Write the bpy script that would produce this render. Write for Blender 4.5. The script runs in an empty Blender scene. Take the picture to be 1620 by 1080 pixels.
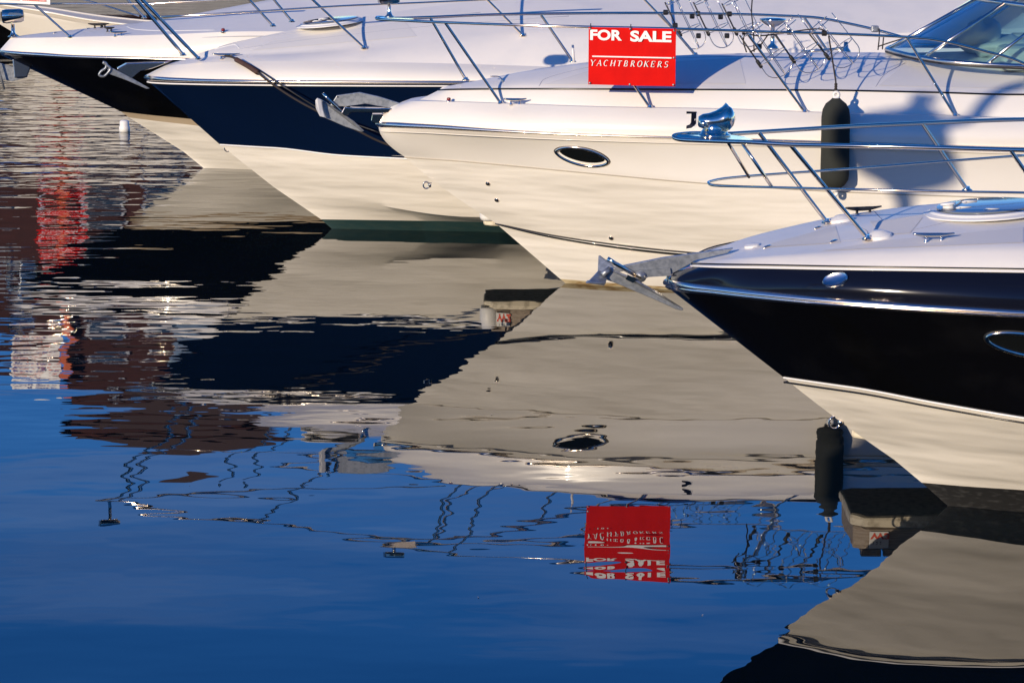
import bpy, bmesh, math, random
import numpy as np
from mathutils import Vector, Matrix
random.seed(7)
C = bpy.context.scene.collection
S = bpy.context.scene

# ------------------------------------------------------------------ camera, world, sun, exposure
FPX, HOR, CAMZ = 4800.0, -345.0, 4.45          # focal length in photo pixels, horizon row, eye height
PITCH = math.atan((540 - HOR) / FPX)
cam_d = bpy.data.cameras.new('camera'); cam = bpy.data.objects.new('camera', cam_d); C.objects.link(cam)
cam_d.sensor_width = 36; cam_d.lens = 36 * FPX / 1620
cam_d.clip_start = 0.3; cam_d.clip_end = 3000
cam.location = (0, 0, CAMZ); cam.rotation_euler = (math.pi / 2 - PITCH, 0, 0)
S.camera = cam

SUN_EL, SUN_AZ = 15.0, 32.0                    # sun behind the camera, SUN_AZ degrees to its left
w = bpy.data.worlds.new('World'); S.world = w; w.use_nodes = True
nt = w.node_tree; nt.nodes.clear()
sky = nt.nodes.new('ShaderNodeTexSky'); sky.sky_type = 'NISHITA'; sky.sun_disc = False
sky.sun_elevation = math.radians(SUN_EL)
sky.sun_rotation = math.radians(180 + SUN_AZ)
sky.air_density = 0.9; sky.dust_density = 0.0; sky.ozone_density = 4.0; sky.altitude = 300
hsv = nt.nodes.new('ShaderNodeHueSaturation'); hsv.inputs['Saturation'].default_value = 1.27; hsv.inputs['Hue'].default_value = .517
bg = nt.nodes.new('ShaderNodeBackground'); bg.inputs['Strength'].default_value = 0.15
wo = nt.nodes.new('ShaderNodeOutputWorld')
# thin streaks of high cloud all round the sky
_tc = nt.nodes.new('ShaderNodeTexCoord'); _mp = nt.nodes.new('ShaderNodeMapping'); _mp.inputs['Scale'].default_value = (2.2, 2.2, 16)
_no = nt.nodes.new('ShaderNodeTexNoise'); _no.inputs['Scale'].default_value = 1.6; _no.inputs['Detail'].default_value = 5
_mr = nt.nodes.new('ShaderNodeMapRange'); _mr.inputs['From Min'].default_value = .56; _mr.inputs['From Max'].default_value = .80; _mr.inputs['To Max'].default_value = .20
_mx = nt.nodes.new('ShaderNodeMix'); _mx.data_type = 'RGBA'; _mx.inputs['B'].default_value = (5.0, 5.2, 5.6, 1)
nt.links.new(_tc.outputs['Generated'], _mp.inputs[0]); nt.links.new(_mp.outputs[0], _no.inputs['Vector']); nt.links.new(_no.outputs['Fac'], _mr.inputs['Value']); nt.links.new(_mr.outputs[0], _mx.inputs['Factor'])
nt.links.new(sky.outputs[0], hsv.inputs['Color']); nt.links.new(hsv.outputs[0], _mx.inputs['A']); nt.links.new(_mx.outputs['Result'], bg.inputs[0]); nt.links.new(bg.outputs[0], wo.inputs[0])

sd = bpy.data.lights.new('sun', 'SUN'); sd.energy = 3.6; sd.angle = math.radians(0.5); sd.color = (1, 0.84, 0.64)
so = bpy.data.objects.new('sun', sd); C.objects.link(so)
_el, _az = math.radians(SUN_EL), math.radians(SUN_AZ)
sdir = Vector((-math.sin(_az) * math.cos(_el), -math.cos(_az) * math.cos(_el), math.sin(_el)))
so.rotation_euler = sdir.to_track_quat('Z', 'Y').to_euler(); so.location = sdir * 60
S.view_settings.view_transform = 'Standard'; S.view_settings.look = 'None'
S.view_settings.exposure = 0.30; S.view_settings.gamma = 1; S.view_settings.use_curve_mapping = False
S.render.engine = 'CYCLES'
S.cycles.max_bounces = 10; S.cycles.glossy_bounces = 6; S.cycles.transparent_max_bounces = 12
S.cycles.use_denoising = True; S.cycles.blur_glossy = 0.6
S.cycles.sample_clamp_indirect = 0; S.cycles.caustics_reflective = True

# ------------------------------------------------------------------ materials
def mat(name, col, rough=0.5, metal=0.0, coat=0.0, noise=None, bump=None, spec=0.5):
    m = bpy.data.materials.new(name); m.use_nodes = True
    n = m.node_tree.nodes; l = m.node_tree.links
    b = n['Principled BSDF']
    b.inputs['Base Color'].default_value = (*col, 1); b.inputs['Roughness'].default_value = rough
    b.inputs['Metallic'].default_value = metal; b.inputs['Coat Weight'].default_value = coat
    b.inputs['Coat Roughness'].default_value = 0.04; b.inputs['Specular IOR Level'].default_value = spec
    tc = n.new('ShaderNodeTexCoord')
    if noise:                                   # (scale, second colour, contrast, stretch)
        sc, col2, lo, hi, st = noise
        mp = n.new('ShaderNodeMapping'); mp.inputs['Scale'].default_value = st
        t = n.new('ShaderNodeTexNoise'); t.inputs['Scale'].default_value = sc; t.inputs['Detail'].default_value = 5
        r = n.new('ShaderNodeMapRange'); r.inputs['From Min'].default_value = lo; r.inputs['From Max'].default_value = hi
        mx = n.new('ShaderNodeMix'); mx.data_type = 'RGBA'
        mx.inputs['A'].default_value = (*col, 1); mx.inputs['B'].default_value = (*col2, 1)
        l.new(tc.outputs['Object'], mp.inputs[0]); l.new(mp.outputs[0], t.inputs['Vector'])
        l.new(t.outputs['Fac'], r.inputs['Value']); l.new(r.outputs[0], mx.inputs['Factor']); l.new(mx.outputs['Result'], b.inputs['Base Color'])
    if bump:                                    # (scale, distance, stretch)
        mp = n.new('ShaderNodeMapping'); mp.inputs['Scale'].default_value = bump[2]
        t = n.new('ShaderNodeTexNoise'); t.inputs['Scale'].default_value = bump[0]; t.inputs['Detail'].default_value = 3
        bp = n.new('ShaderNodeBump'); bp.inputs['Distance'].default_value = bump[1]; bp.inputs['Strength'].default_value = 1
        l.new(tc.outputs['Object'], mp.inputs[0]); l.new(mp.outputs[0], t.inputs['Vector']); l.new(t.outputs['Fac'], bp.inputs['Height'])
        l.new(bp.outputs[0], b.inputs['Normal'])
    return m
ONE = (1, 1, 1)
M = dict(
    gel=mat('white_gelcoat', (.82, .775, .695), .28, coat=.25, noise=(1.3, (.79, .74, .65), .4, .75, (1, 1, 2.5))),
    gelw=mat('white_gelcoat_lower', (.86, .805, .70), .30, coat=.25, noise=(1.3, (.83, .77, .66), .4, .75, (1, 1, 2.5)), bump=(.55, .046, (.9, .9, 6.0))),  # warmer copy of gel; its wavy bump imitates sunlight bands off the water
    deckw=mat('deck_gelcoat', (.83, .785, .71), .42, noise=(3, (.74, .715, .67), .45, .8, ONE)),
    grip=mat('nonslip_deck', (.70, .675, .64), .85, bump=(500, .0006, ONE)),
    cream=mat('cream_gelcoat', (.74, .68, .57), .35, coat=.2),
    black=mat('black_gelcoat', (.0025, .0025, .003), .06, coat=0, spec=.42, noise=(2.2, (.006, .006, .0065), .5, .8, (1, 1, 1.5))),
    bulk=mat('blue_black_gelcoat', (.005, .006, .012), .12, spec=.35),
    navy=mat('navy_gelcoat', (.0025, .009, .033), .08, spec=.4),
    green=mat('antifouling_green', (.008, .035, .036), .7, noise=(9, (.02, .045, .04), .45, .7, (1, 1, 4))),
    antif=mat('antifouling_black', (.012, .012, .012), .7, noise=(14, (.05, .05, .048), .52, .75, (1, 1, 3))),
    stain=mat('waterline_stain', (.60, .50, .30), .6, noise=(7, (.34, .22, .09), .42, .62, (1, 1, 5))),
    tan=mat('tan_stripe', (.46, .36, .24), .4),
    line_b=mat('black_pinstripe', (.006, .006, .007), .25),
    line_w=mat('white_pinstripe', (.82, .80, .77), .3),
    seam=mat('moulding_seam', (.42, .37, .29), .6),
    dseam=mat('deck_seam', (.36, .37, .42), .7),
    chrome=mat('polished_steel', (.86, .73, .59), .10, metal=1),
    rubsteel=mat('rub_rail_steel', (.90, .80, .68), .24, metal=1),
    steel=mat('satin_steel', (.66, .62, .57), .2, metal=1),
    galv=mat('galvanised_steel', (.36, .38, .40), .42, metal=.65, noise=(35, (.24, .26, .28), .4, .65, ONE), bump=(160, .0008, ONE)),
    rubber=mat('black_rubber', (.012, .012, .012), .5),
    fender=mat('fender_cloth', (.022, .024, .018), .9, bump=(300, .001, ONE)),
    wvinyl=mat('white_vinyl', (.78, .76, .72), .45),
    red=mat('red_sign_board', (.68, .004, .002), .7, spec=.12, noise=(6, (.60, .003, .002), .4, .7, ONE)),
    white_print=mat('white_print', (.85, .84, .8), .5),
    red_print=mat('red_print', (.72, .10, .05), .5),
    blue_print=mat('blue_print', (.02, .04, .28), .5),
    signw=mat('white_sign_board', (.78, .77, .74), .4),
    rope=mat('dark_rope', (.03, .022, .018), .85, bump=(260, .002, (1, 1, 1))),
    leather=mat('brown_chafe_sleeve', (.075, .032, .020), .7, noise=(60, (.03, .015, .01), .4, .7, ONE)),
    navlight=mat('red_lamp_lens', (.20, .02, .02), .15),
    smoked=mat('smoked_acrylic', (.03, .035, .04), .05),
    hglass=mat('grey_hatch_glass', (.16, .18, .20), .08),
    dark=mat('port_glass', (.006, .007, .007), .04),
    wood=mat('weathered_timber', (.40, .33, .26), .85, noise=(12, (.26, .20, .15), .4, .7, (1, 1, 8)), bump=(40, .003, (1, 1, 9))),
    strip=mat('cream_rubber_strip', (.72, .64, .48), .7, noise=(20, (.42, .36, .26), .45, .7, ONE)),
    concrete=mat('quay_concrete', (.30, .29, .27), .9, noise=(1.2, (.20, .19, .18), .4, .7, ONE)),
    brick=mat('red_brown_brick', (.06, .016, .012), .9, noise=(.9, (.035, .012, .010), .4, .7, ONE)),
    roof=mat('slate_roof', (.04, .015, .013), .7),
    orange=mat('orange_paint', (.62, .11, .025), .6),
    frame=mat('grey_window_frame', (.35, .37, .40), .5),
    wglass=mat('window_glass', (.03, .05, .08), .08),
    bluepanel=mat('pale_blue_cladding', (.14, .22, .33), .6, noise=(1.5, (.10, .16, .26), .4, .7, ONE)),
    fabric=mat('pale_seat_vinyl', (.62, .62, .55), .6),
)

def water_material():
    m = bpy.data.materials.new('harbour_water'); m.use_nodes = True
    n = m.node_tree.nodes; l = m.node_tree.links; b = n['Principled BSDF']
    b.inputs['Base Color'].default_value = (.0015, .006, .010, 1); b.inputs['Roughness'].default_value = 0.0
    b.inputs['IOR'].default_value = 1.46
    tc = n.new('ShaderNodeTexCoord'); sep = n.new('ShaderNodeSeparateXYZ'); l.new(tc.outputs['Object'], sep.inputs[0])
    def noise(scale, detail, sx, sy, off, rough=.5, dist=0.0):
        mp = n.new('ShaderNodeMapping'); mp.inputs['Scale'].default_value = (sx, sy, 1); mp.inputs['Location'].default_value = (off, off * 1.7, 0)
        mp.inputs['Rotation'].default_value = (0, 0, math.radians(8))
        t = n.new('ShaderNodeTexNoise'); t.inputs['Scale'].default_value = scale; t.inputs['Detail'].default_value = detail
        t.inputs['Roughness'].default_value = rough; t.inputs['Distortion'].default_value = dist
        l.new(tc.outputs['Object'], mp.inputs[0]); l.new(mp.outputs[0], t.inputs['Vector']); return t.outputs['Fac']
    def math_(op, a, b_=None, c=None):
        q = n.new('ShaderNodeMath'); q.operation = op
        for i, v in enumerate((a, b_, c)):
            if v is None: continue
            if isinstance(v, (int, float)): q.inputs[i].default_value = v
            else: l.new(v, q.inputs[i])
        return q.outputs[0]
    def rng(v, a, b_, c, d):
        q = n.new('ShaderNodeMapRange'); q.interpolation_type = 'SMOOTHSTEP'
        for k, x in zip(('From Min', 'From Max', 'To Min', 'To Max'), (a, b_, c, d)): q.inputs[k].default_value = x
        l.new(v, q.inputs['Value']); return q.outputs[0]
    X, Y = sep.outputs[0], sep.outputs[1]
    # the breeze reaches the open water left of the bows and beyond the boats
    left = rng(math_('ADD', X, math_('MULTIPLY', Y, .075)), -1.8, 2.6, 1.0, 0.0)
    far = rng(Y, 18.5, 25, 0.0, 1.0)
    gust = math_('MULTIPLY', math_('MULTIPLY', left, far), 1.0)
    farther = rng(math_('ADD', Y, math_('MULTIPLY', X, -.25)), 32.5, 38, 0.0, 1.0)
    swell = math_('MULTIPLY', noise(.9, 0.5, .62, 1.0, 3.1), W_SWELL)
    chop = math_('MULTIPLY', noise(4.2, 0.8, .55, 1.0, 9.4), W_CHOP)
    calm = math_('ADD', swell, chop)
    g1 = math_('MULTIPLY', math_('MULTIPLY', noise(2.0, 2.6, .42, 1.0, 17.0), W_GUST), gust)
    g2 = math_('MULTIPLY', math_('MULTIPLY', noise(2.6, 2.5, .45, 1.0, 27.0), .034), farther)
    h = math_('ADD', math_('ADD', calm, g1), g2)
    bp = n.new('ShaderNodeBump'); bp.inputs['Strength'].default_value = 1; bp.inputs['Distance'].default_value = 1.0
    l.new(h, bp.inputs['Height']); l.new(bp.outputs[0], b.inputs['Normal'])
    return m
W_SWELL, W_CHOP, W_GUST = .0100, .0008, .0120
M['water'] = water_material()

def glass_material():
    m = bpy.data.materials.new('tinted_windscreen_glass'); m.use_nodes = True
    n = m.node_tree.nodes; l = m.node_tree.links; n.clear()
    tr = n.new('ShaderNodeBsdfTransparent'); tr.inputs[0].default_value = (.55, .76, .78, 1)
    gl = n.new('ShaderNodeBsdfGlossy'); gl.inputs['Roughness'].default_value = .01; gl.inputs[0].default_value = (1, 1, 1, 1)
    fr = n.new('ShaderNodeFresnel'); fr.inputs[0].default_value = 1.6
    ad = n.new('ShaderNodeMath'); ad.operation = 'ADD'; ad.inputs[1].default_value = .12
    mx = n.new('ShaderNodeMixShader'); o = n.new('ShaderNodeOutputMaterial')
    l.new(fr.outputs[0], ad.inputs[0]); l.new(ad.outputs[0], mx.inputs[0]); l.new(tr.outputs[0], mx.inputs[1]); l.new(gl.outputs[0], mx.inputs[2]); l.new(mx.outputs[0], o.inputs[0])
    return m
M['glass'] = glass_material()

# ------------------------------------------------------------------ mesh helpers
def obj(name, verts, faces, m, parent=None, smooth=True, midx=None, sharp=None, bevel=0):
    me = bpy.data.meshes.new(name); me.from_pydata([tuple(v) for v in verts], [], faces)
    ms = m if isinstance(m, (list, tuple)) else [m]
    for q in ms: me.materials.append(q)
    if midx: me.polygons.foreach_set('material_index', midx)
    bm = bmesh.new(); bm.from_mesh(me)
    bmesh.ops.remove_doubles(bm, verts=bm.verts, dist=1e-5)
    bmesh.ops.dissolve_degenerate(bm, edges=bm.edges, dist=1e-6)
    bmesh.ops.recalc_face_normals(bm, faces=bm.faces)
    if sharp:
        for e in bm.edges:
            if len(e.link_faces) == 2 and e.calc_face_angle(0) > math.radians(sharp): e.smooth = False
    bm.to_mesh(me); bm.free()
    if smooth: me.polygons.foreach_set('use_smooth', [True] * len(me.polygons))
    me.update()
    o = bpy.data.objects.new(name, me); C.objects.link(o)
    if parent: o.parent = parent
    if bevel:
        md = o.modifiers.new('bevel', 'BEVEL'); md.width = bevel; md.segments = 2; md.limit_method = 'ANGLE'; md.angle_limit = math.radians(35)
    return o

class MB:
    def __init__(s): s.v = []; s.f = []
    def add(s, v, f):
        k = len(s.v); s.v += [tuple(p) for p in v]; s.f += [tuple(i + k for i in q) for q in f]; return s
    def box(s, c, d, rot=None):
        R = rot or Matrix.Identity(3); c = Vector(c); vs = []
        for x in (-.5, .5):
            for y in (-.5, .5):
                for z in (-.5, .5): vs.append(c + R @ Vector((x * d[0], y * d[1], z * d[2])))
        return s.add(vs, [(0, 1, 3, 2), (4, 6, 7, 5), (0, 4, 5, 1), (2, 3, 7, 6), (0, 2, 6, 4), (1, 5, 7, 3)])
    def tube(s, pts, r, n=10, closed=False, caps=True, flat=None):
        P = [Vector(p) for p in pts]; N = len(P); rs = r if isinstance(r, (list, tuple)) else [r] * N
        T = []
        for i in range(N):
            a = P[i - 1] if (i or closed) else P[0]; b = P[(i + 1) % N] if (i < N - 1 or closed) else P[-1]
            T.append((b - a).normalized())
        u = T[0].orthogonal().normalized(); vs = []
        if flat: u = (Vector((0, 0, 1)) - T[0] * T[0].z).normalized()
        for i in range(N):
            u = (u - T[i] * u.dot(T[i])).normalized(); w_ = T[i].cross(u)
            for k in range(n):
                a = 2 * math.pi * k / n
                vs.append(P[i] + (u * math.cos(a) * (flat or 1) + w_ * math.sin(a)) * rs[i])
        fs = []
        for i in range(N - 1 + (1 if closed else 0)):
            j = (i + 1) % N
            for k in range(n): fs.append((i * n + k, i * n + (k + 1) % n, j * n + (k + 1) % n, j * n + k))
        if caps and not closed: fs += [tuple(range(n))[::-1], tuple((N - 1) * n + k for k in range(n))]
        return s.add(vs, fs)
    def lathe(s, base, axis, prof, n=20, sx=1.0):
        A = Vector(axis).normalized(); u = A.orthogonal().normalized(); w_ = A.cross(u); B = Vector(base); vs = []; fs = []
        for h, r in prof:
            for k in range(n):
                a = 2 * math.pi * k / n; vs.append(B + A * h + (u * math.cos(a) + w_ * math.sin(a) * sx) * r)
        for i in range(len(prof) - 1):
            for k in range(n): fs.append((i * n + k, i * n + (k + 1) % n, (i + 1) * n + (k + 1) % n, (i + 1) * n + k))
        fs += [tuple(range(n))[::-1], tuple((len(prof) - 1) * n + k for k in range(n))]
        return s.add(vs, fs)
    def prism(s, poly, off):
        n = len(poly); P = [Vector(p) for p in poly]; o = Vector(off)
        vs = [p - o / 2 for p in P] + [p + o / 2 for p in P]
        fs = [tuple(range(n))[::-1], tuple(range(n, 2 * n))] + [(i, (i + 1) % n, n + (i + 1) % n, n + i) for i in range(n)]
        return s.add(vs, fs)
    def build(s, name, m, parent=None, **k): return obj(name, s.v, s.f, m, parent, **k)

def tag(o, label=None, cat=None, group=None, kind=None):
    if label: o['label'] = label
    if cat: o['category'] = cat
    if group: o['group'] = group
    if kind: o['kind'] = kind
    return o
def empty(name, loc, rz=0, **k):
    o = bpy.data.objects.new(name, None); C.objects.link(o); o.location = loc; o.rotation_euler = (0, 0, rz); o.empty_display_size = .2
    return tag(o, **k)
def smooth_path(pts, n=8, closed=False):
    P = [Vector(p) for p in pts]; out = []; N = len(P)
    for i in range(N if closed else N - 1):
        if closed: a, b, c, d = P[i - 1], P[i], P[(i + 1) % N], P[(i + 2) % N]
        else:
            b, c = P[i], P[i + 1]; a = P[i - 1] if i else b * 2 - c; d = P[i + 2] if i < N - 2 else c * 2 - b
        for k in range(n):
            t = k / n
            out.append(.5 * ((2 * b) + (c - a) * t + (2 * a - 5 * b + 4 * c - d) * t * t + (3 * b - a - 3 * c + d) * t ** 3))
    if not closed: out.append(P[-1])
    return out

# ------------------------------------------------------------------ measuring the photograph
def ray(px, py):
    xr, yr = (px - 810) / FPX, (540 - py) / FPX
    return Vector((xr, math.cos(PITCH) + yr * math.sin(PITCH), -math.sin(PITCH) + yr * math.cos(PITCH)))
def at_z(px, py, z=0.0):
    d = ray(px, py); t = (z - CAMZ) / d.z
    return Vector((0, 0, CAMZ)) + d * t
def at_y(px, py, Y):
    d = ray(px, py); return Vector((0, 0, CAMZ)) + d * (Y / d.y)

class Boat:
    """local frame: x aft, y away from the quay, z up, origin where the stem meets the water"""
    def __init__(s, name, wp, psi, label, cat='motorboat', group='motorboats moored bow out in a row'):
        s.o = at_z(*wp); s.psi = math.radians(psi)
        s.ex = Vector((math.cos(s.psi), math.sin(s.psi), 0)); s.ey = Vector((-math.sin(s.psi), math.cos(s.psi), 0))
        s.root = empty(name, s.o, s.psi, label=label, cat=cat, group=group)
    def at(s, px, py, b=0.0):
        d = ray(px, py); o = Vector((0, 0, CAMZ)) - s.o
        t = (-b - o.dot(s.ey)) / d.dot(s.ey); q = o + d * t
        return Vector((q.dot(s.ex), -b, q.z))
    def pts(s, L): return [s.at(*p) for p in L]
    def skin(s, *objs):
        from mathutils.bvhtree import BVHTree
        vs, fs = [], []
        for o in objs:
            k = len(vs); vs += [v.co.copy() for v in o.data.vertices]; fs += [tuple(i + k for i in p.vertices) for p in o.data.polygons]
        s.bvh = BVHTree.FromPolygons(vs, fs)
    def hit(s, px, py, off=0.0):
        d = ray(px, py).normalized(); o = Vector((0, 0, CAMZ)) - s.o
        lo = Vector((o.dot(s.ex), o.dot(s.ey), o.z)); ld = Vector((d.dot(s.ex), d.dot(s.ey), d.z))
        p, n, i, dist = s.bvh.ray_cast(lo, ld)
        if p is None: p, n, i, dist = s.bvh.find_nearest(lo + ld * (-lo.y / ld.y))
        if n.dot(ld) > 0: n = -n
        return p + n * off, n
    def world(s, p): return s.o + s.ex * p[0] + s.ey * p[1] + Vector((0, 0, p[2]))

def pchip(x, y, xi):
    x = np.array(x, float); y = np.array(y, float); h = np.diff(x); dl = np.diff(y) / h; n = len(x); d = np.zeros(n)
    for i in range(1, n - 1):
        if dl[i - 1] * dl[i] > 0:
            w1, w2 = 2 * h[i] + h[i - 1], h[i] + 2 * h[i - 1]; d[i] = (w1 + w2) / (w1 / dl[i - 1] + w2 / dl[i])
    d[0], d[-1] = dl[0], dl[-1]
    k = np.clip(np.searchsorted(x, xi) - 1, 0, n - 2); t = (xi - x[k]) / h[k]
    return ((1 + 2 * t) * (1 - t) ** 2 * y[k] + t * (1 - t) ** 2 * h[k] * d[k] + t * t * (3 - 2 * t) * y[k + 1] + t * t * (t - 1) * h[k] * d[k + 1])

NST = 64
def line(boat, pts, ext, xe):
    """pts: (px, py, half beam); ext: (x, half beam, z) in metres aft of the stem at the water"""
    L = [(p.x, -p.y, p.z) for p in boat.pts(pts)] + [e for e in ext if e[0] > boat.at(*pts[-1]).x + .15]
    L.sort(key=lambda q: q[0])
    if L[-1][0] < xe: L.append((xe, L[-1][1], L[-1][2]))
    xs = [q[0] for q in L]; x0 = xs[0]
    u = np.linspace(0, 1, NST) ** 2.0
    xi = x0 + (xe - x0) * u
    b = pchip(xs, [q[1] for q in L], xi); z = pchip(xs, [q[2] for q in L], xi)
    return np.stack([xi, b, z], 1)

def band(A, B, rows, bulge=0.0, stem=None, prof=None):
    """rows between two lines; returns list of lines (including both ends)"""
    out = []
    for k in range(rows + 1):
        v = k / rows; P = A * (1 - v) + B * v
        u = np.linspace(0, 1, len(P)) ** 2.0
        if bulge: P[:, 1] += bulge * math.sin(math.pi * v) * np.clip(u * 12, 0, 1)
        if stem is not None:
            m = (A[0] + B[0]) / 2; dx, dz = stem[0] - m[0], stem[2] - m[2]; wgt = 4 * v * (1 - v) * (1 - np.clip(u / .06, 0, 1)) ** 2
            P[:, 0] += dx * wgt; P[:, 2] += dz * wgt
        if prof is not None: P[:, 1] += prof(v) * np.clip(np.arange(len(P)) / 1.0, 0, 1); P[0, 0] -= prof(v)
        out.append(P)
    return out

def loft(name, bands, parent, close_aft=False, sharp=28, both=True):
    """bands: list of (lines, material); mirrored to both sides"""
    vs, fs, mi, mats = [], [], [], []
    for lines, m in bands:
        if m not in mats: mats.append(m)
        k = mats.index(m)
        for side in ((-1, 1) if both else (-1,)):
            base = len(vs); n = len(lines[0])
            for P in lines: vs += [(float(p[0]), side * max(float(p[1]), 0.0), float(p[2])) for p in P]
            for r in range(len(lines) - 1):
                for i in range(n - 1):
                    q = (base + r * n + i, base + r * n + i + 1, base + (r + 1) * n + i + 1, base + (r + 1) * n + i)
                    fs.append(q if side < 0 else q[::-1]); mi.append(k)
    if close_aft:
        ring = []
        seq = [P[-1] for lines, m in bands for P in lines]
        ring = [(float(p[0]), -float(p[1]), float(p[2])) for p in seq] + [(float(p[0]), float(p[1]), float(p[2])) for p in reversed(seq)]
        b0 = len(vs); vs += ring; fs.append(tuple(range(b0, b0 + len(ring)))); mi.append(0)
    return obj(name, vs, fs, mats, parent, smooth=True, midx=mi, sharp=sharp)

def ribbon(boat, name, L, r, m, flat=None, n=6, x1=None, side=(-1, 1), out=.002):
    """a moulding or pinstripe following a hull line on both sides"""
    mb = MB()
    for sd_ in side:
        pts = [(p[0], sd_ * (p[1] + out), p[2]) for p in L if x1 is None or p[0] <= x1]
        mb.tube(pts, r, n=n, flat=flat)
    return mb.build(name, m, boat.root)

def rail(boat, name, pts, r=.0125, m='chrome', parent=None, n=8, sm=6, straight=False):
    P = boat.pts(pts) if not isinstance(pts[0], Vector) else pts
    return MB().tube(P if straight else smooth_path(P, sm), r, n=10).build(name, M[m], parent or boat.root)
def post(boat, a, b, r=.0125, foot=True, name='stanchion'):
    A, B = boat.at(*a), boat.at(*b); mb = MB().tube([A, B], r, n=10)
    if foot: mb.lathe(B + Vector((0, 0, -.008)), (0, 0, 1), [(0, .034), (.008, .034), (.014, .022), (.03, .017)], n=14)
    return mb.build(name, M['chrome'], boat.root, sharp=40)
def text(name, body, m, parent, loc, rot, size, align='LEFT', bold=0.0, shear=0.0, space=1.0, depth=.0008, sx=1.0):
    c = bpy.data.curves.new(name, 'FONT'); c.body = body; c.size = size; c.align_x = align; c.offset = bold; c.shear = shear
    c.space_character = space; c.extrude = depth; c.resolution_u = 4
    tmp = bpy.data.objects.new(name + '_tmp', c); C.objects.link(tmp)
    dg = bpy.context.evaluated_depsgraph_get(); me = bpy.data.meshes.new_from_object(tmp.evaluated_get(dg))
    bpy.data.objects.remove(tmp); bpy.data.curves.remove(c)
    me.materials.clear(); me.materials.append(m); me.name = name
    o = bpy.data.objects.new(name, me); C.objects.link(o); o.parent = parent; o.location = loc; o.rotation_euler = rot; o.scale = (sx, 1, 1)
    return o

def fit(o, x0, x1, z0, z1, parent_y):
    """scale flat lettering so that it fills a box on its board"""
    co = [v.co for v in o.data.vertices]; a, b = min(c.x for c in co), max(c.x for c in co); c_, d = min(c.y for c in co), max(c.y for c in co)
    sx, sy = (x1 - x0) / (b - a), (z1 - z0) / (d - c_)
    for v in o.data.vertices: v.co.x = (v.co.x - a) * sx; v.co.y = (v.co.y - c_) * sy
    o.location = (x0, parent_y, z0); return o
def serif_word(word, m, parent, x0, x1, z0, z1, y, slant=.22, gaps=()):
    """italic roman capitals built stroke by stroke: thick stems, thin hairlines, small serifs"""
    T, t = .15, .055
    G = {'Y': [((.0, 1), (.42, .45), T), ((.84, 1), (.42, .45), t), ((.42, .45), (.42, 0), T)], 'A': [((.0, 0), (.42, 1), t), ((.42, 1), (.84, 0), T), ((.18, .36), (.66, .36), t)],
         'C': [('arc', .42, .5, .40, .5, 50, 310, T)], 'H': [((.1, 0), (.1, 1), T), ((.8, 0), (.8, 1), T), ((.1, .5), (.8, .5), t)], 'T': [((.4, 0), (.4, 1), T), ((.0, .97), (.8, .97), t), ((.02, 1), (.02, .8), t), ((.78, 1), (.78, .8), t)],
         'B': [((.12, 0), (.12, 1), T), ('arc', .3, .75, .30, .24, -90, 90, T * .8), ('arc', .32, .26, .36, .26, -90, 90, T * .9), ((.12, .99), (.3, .99), t), ((.12, .51), (.3, .51), t), ((.12, .02), (.3, .02), t)],
         'R': [((.12, 0), (.12, 1), T), ('arc', .3, .75, .32, .24, -90, 90, T * .85), ((.12, .99), (.3, .99), t), ((.12, .51), (.3, .51), t), ((.36, .5), (.78, 0), T)],
         'O': [('arc', .45, .5, .42, .5, 0, 360, T)], 'K': [((.12, 0), (.12, 1), T), ((.14, .45), (.74, 1), t), ((.3, .58), (.8, 0), T)],
         'E': [((.12, 0), (.12, 1), T), ((.12, .98), (.7, .98), t), ((.12, .5), (.56, .5), t), ((.12, .02), (.72, .02), t), ((.7, 1), (.7, .8), t), ((.72, 0), (.72, .2), t), ((.56, .4), (.56, .6), t)],
         'S': [('arc', .36, .75, .28, .24, 30, 270, T * .8), ('arc', .34, .26, .32, .26, -150, 90, T * .85)]}
    base = {'Y': (.42,), 'A': (0, .84), 'H': (.1, .8), 'T': (.4,), 'B': (), 'R': (.12, .8), 'K': (.12, .8)}; top = {'Y': (0, .84), 'H': (.1, .8), 'K': (.12, .74)}
    n = len(word); pitch = (x1 - x0) / (n - .15); ht = z1 - z0
    for i, ch in enumerate(word):
        if ch == ' ': continue
        mb = MB(); W = pitch * .72
        def P(u, v): return (x0 + i * pitch + u * W + (v - .5) * slant * ht, y, z0 + v * ht)
        def seg(a, b, th):
            a, b = Vector(P(*a)), Vector(P(*b)); d = (b - a).normalized(); nn_ = Vector((-d.z, 0, d.x)) * th * ht / 2
            mb.prism([a + nn_, b + nn_, b - nn_, a - nn_], (0, .0016, 0))
        for st in G[ch]:
            if st[0] == 'arc':
                _, cx, cy, rx, ry, a0, a1, th = st; k = 16
                Q = [(cx + rx * math.cos(math.radians(a0 + (a1 - a0) * j / k)), cy + ry * math.sin(math.radians(a0 + (a1 - a0) * j / k)), abs(math.cos(math.radians(a0 + (a1 - a0) * j / k)))) for j in range(k + 1)]
                for p, q in zip(Q, Q[1:]): seg(p[:2], q[:2], t + (th - t) * (p[2] + q[2]) / 2)
            else: seg(*st)
        for u in base.get(ch, ()): seg((u - .14, .02), (u + .14, .02), t)
        for u in top.get(ch, ()): seg((u - .14, .98), (u + .14, .98), t)
        mb.build('letter', m, parent, smooth=False)

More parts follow.
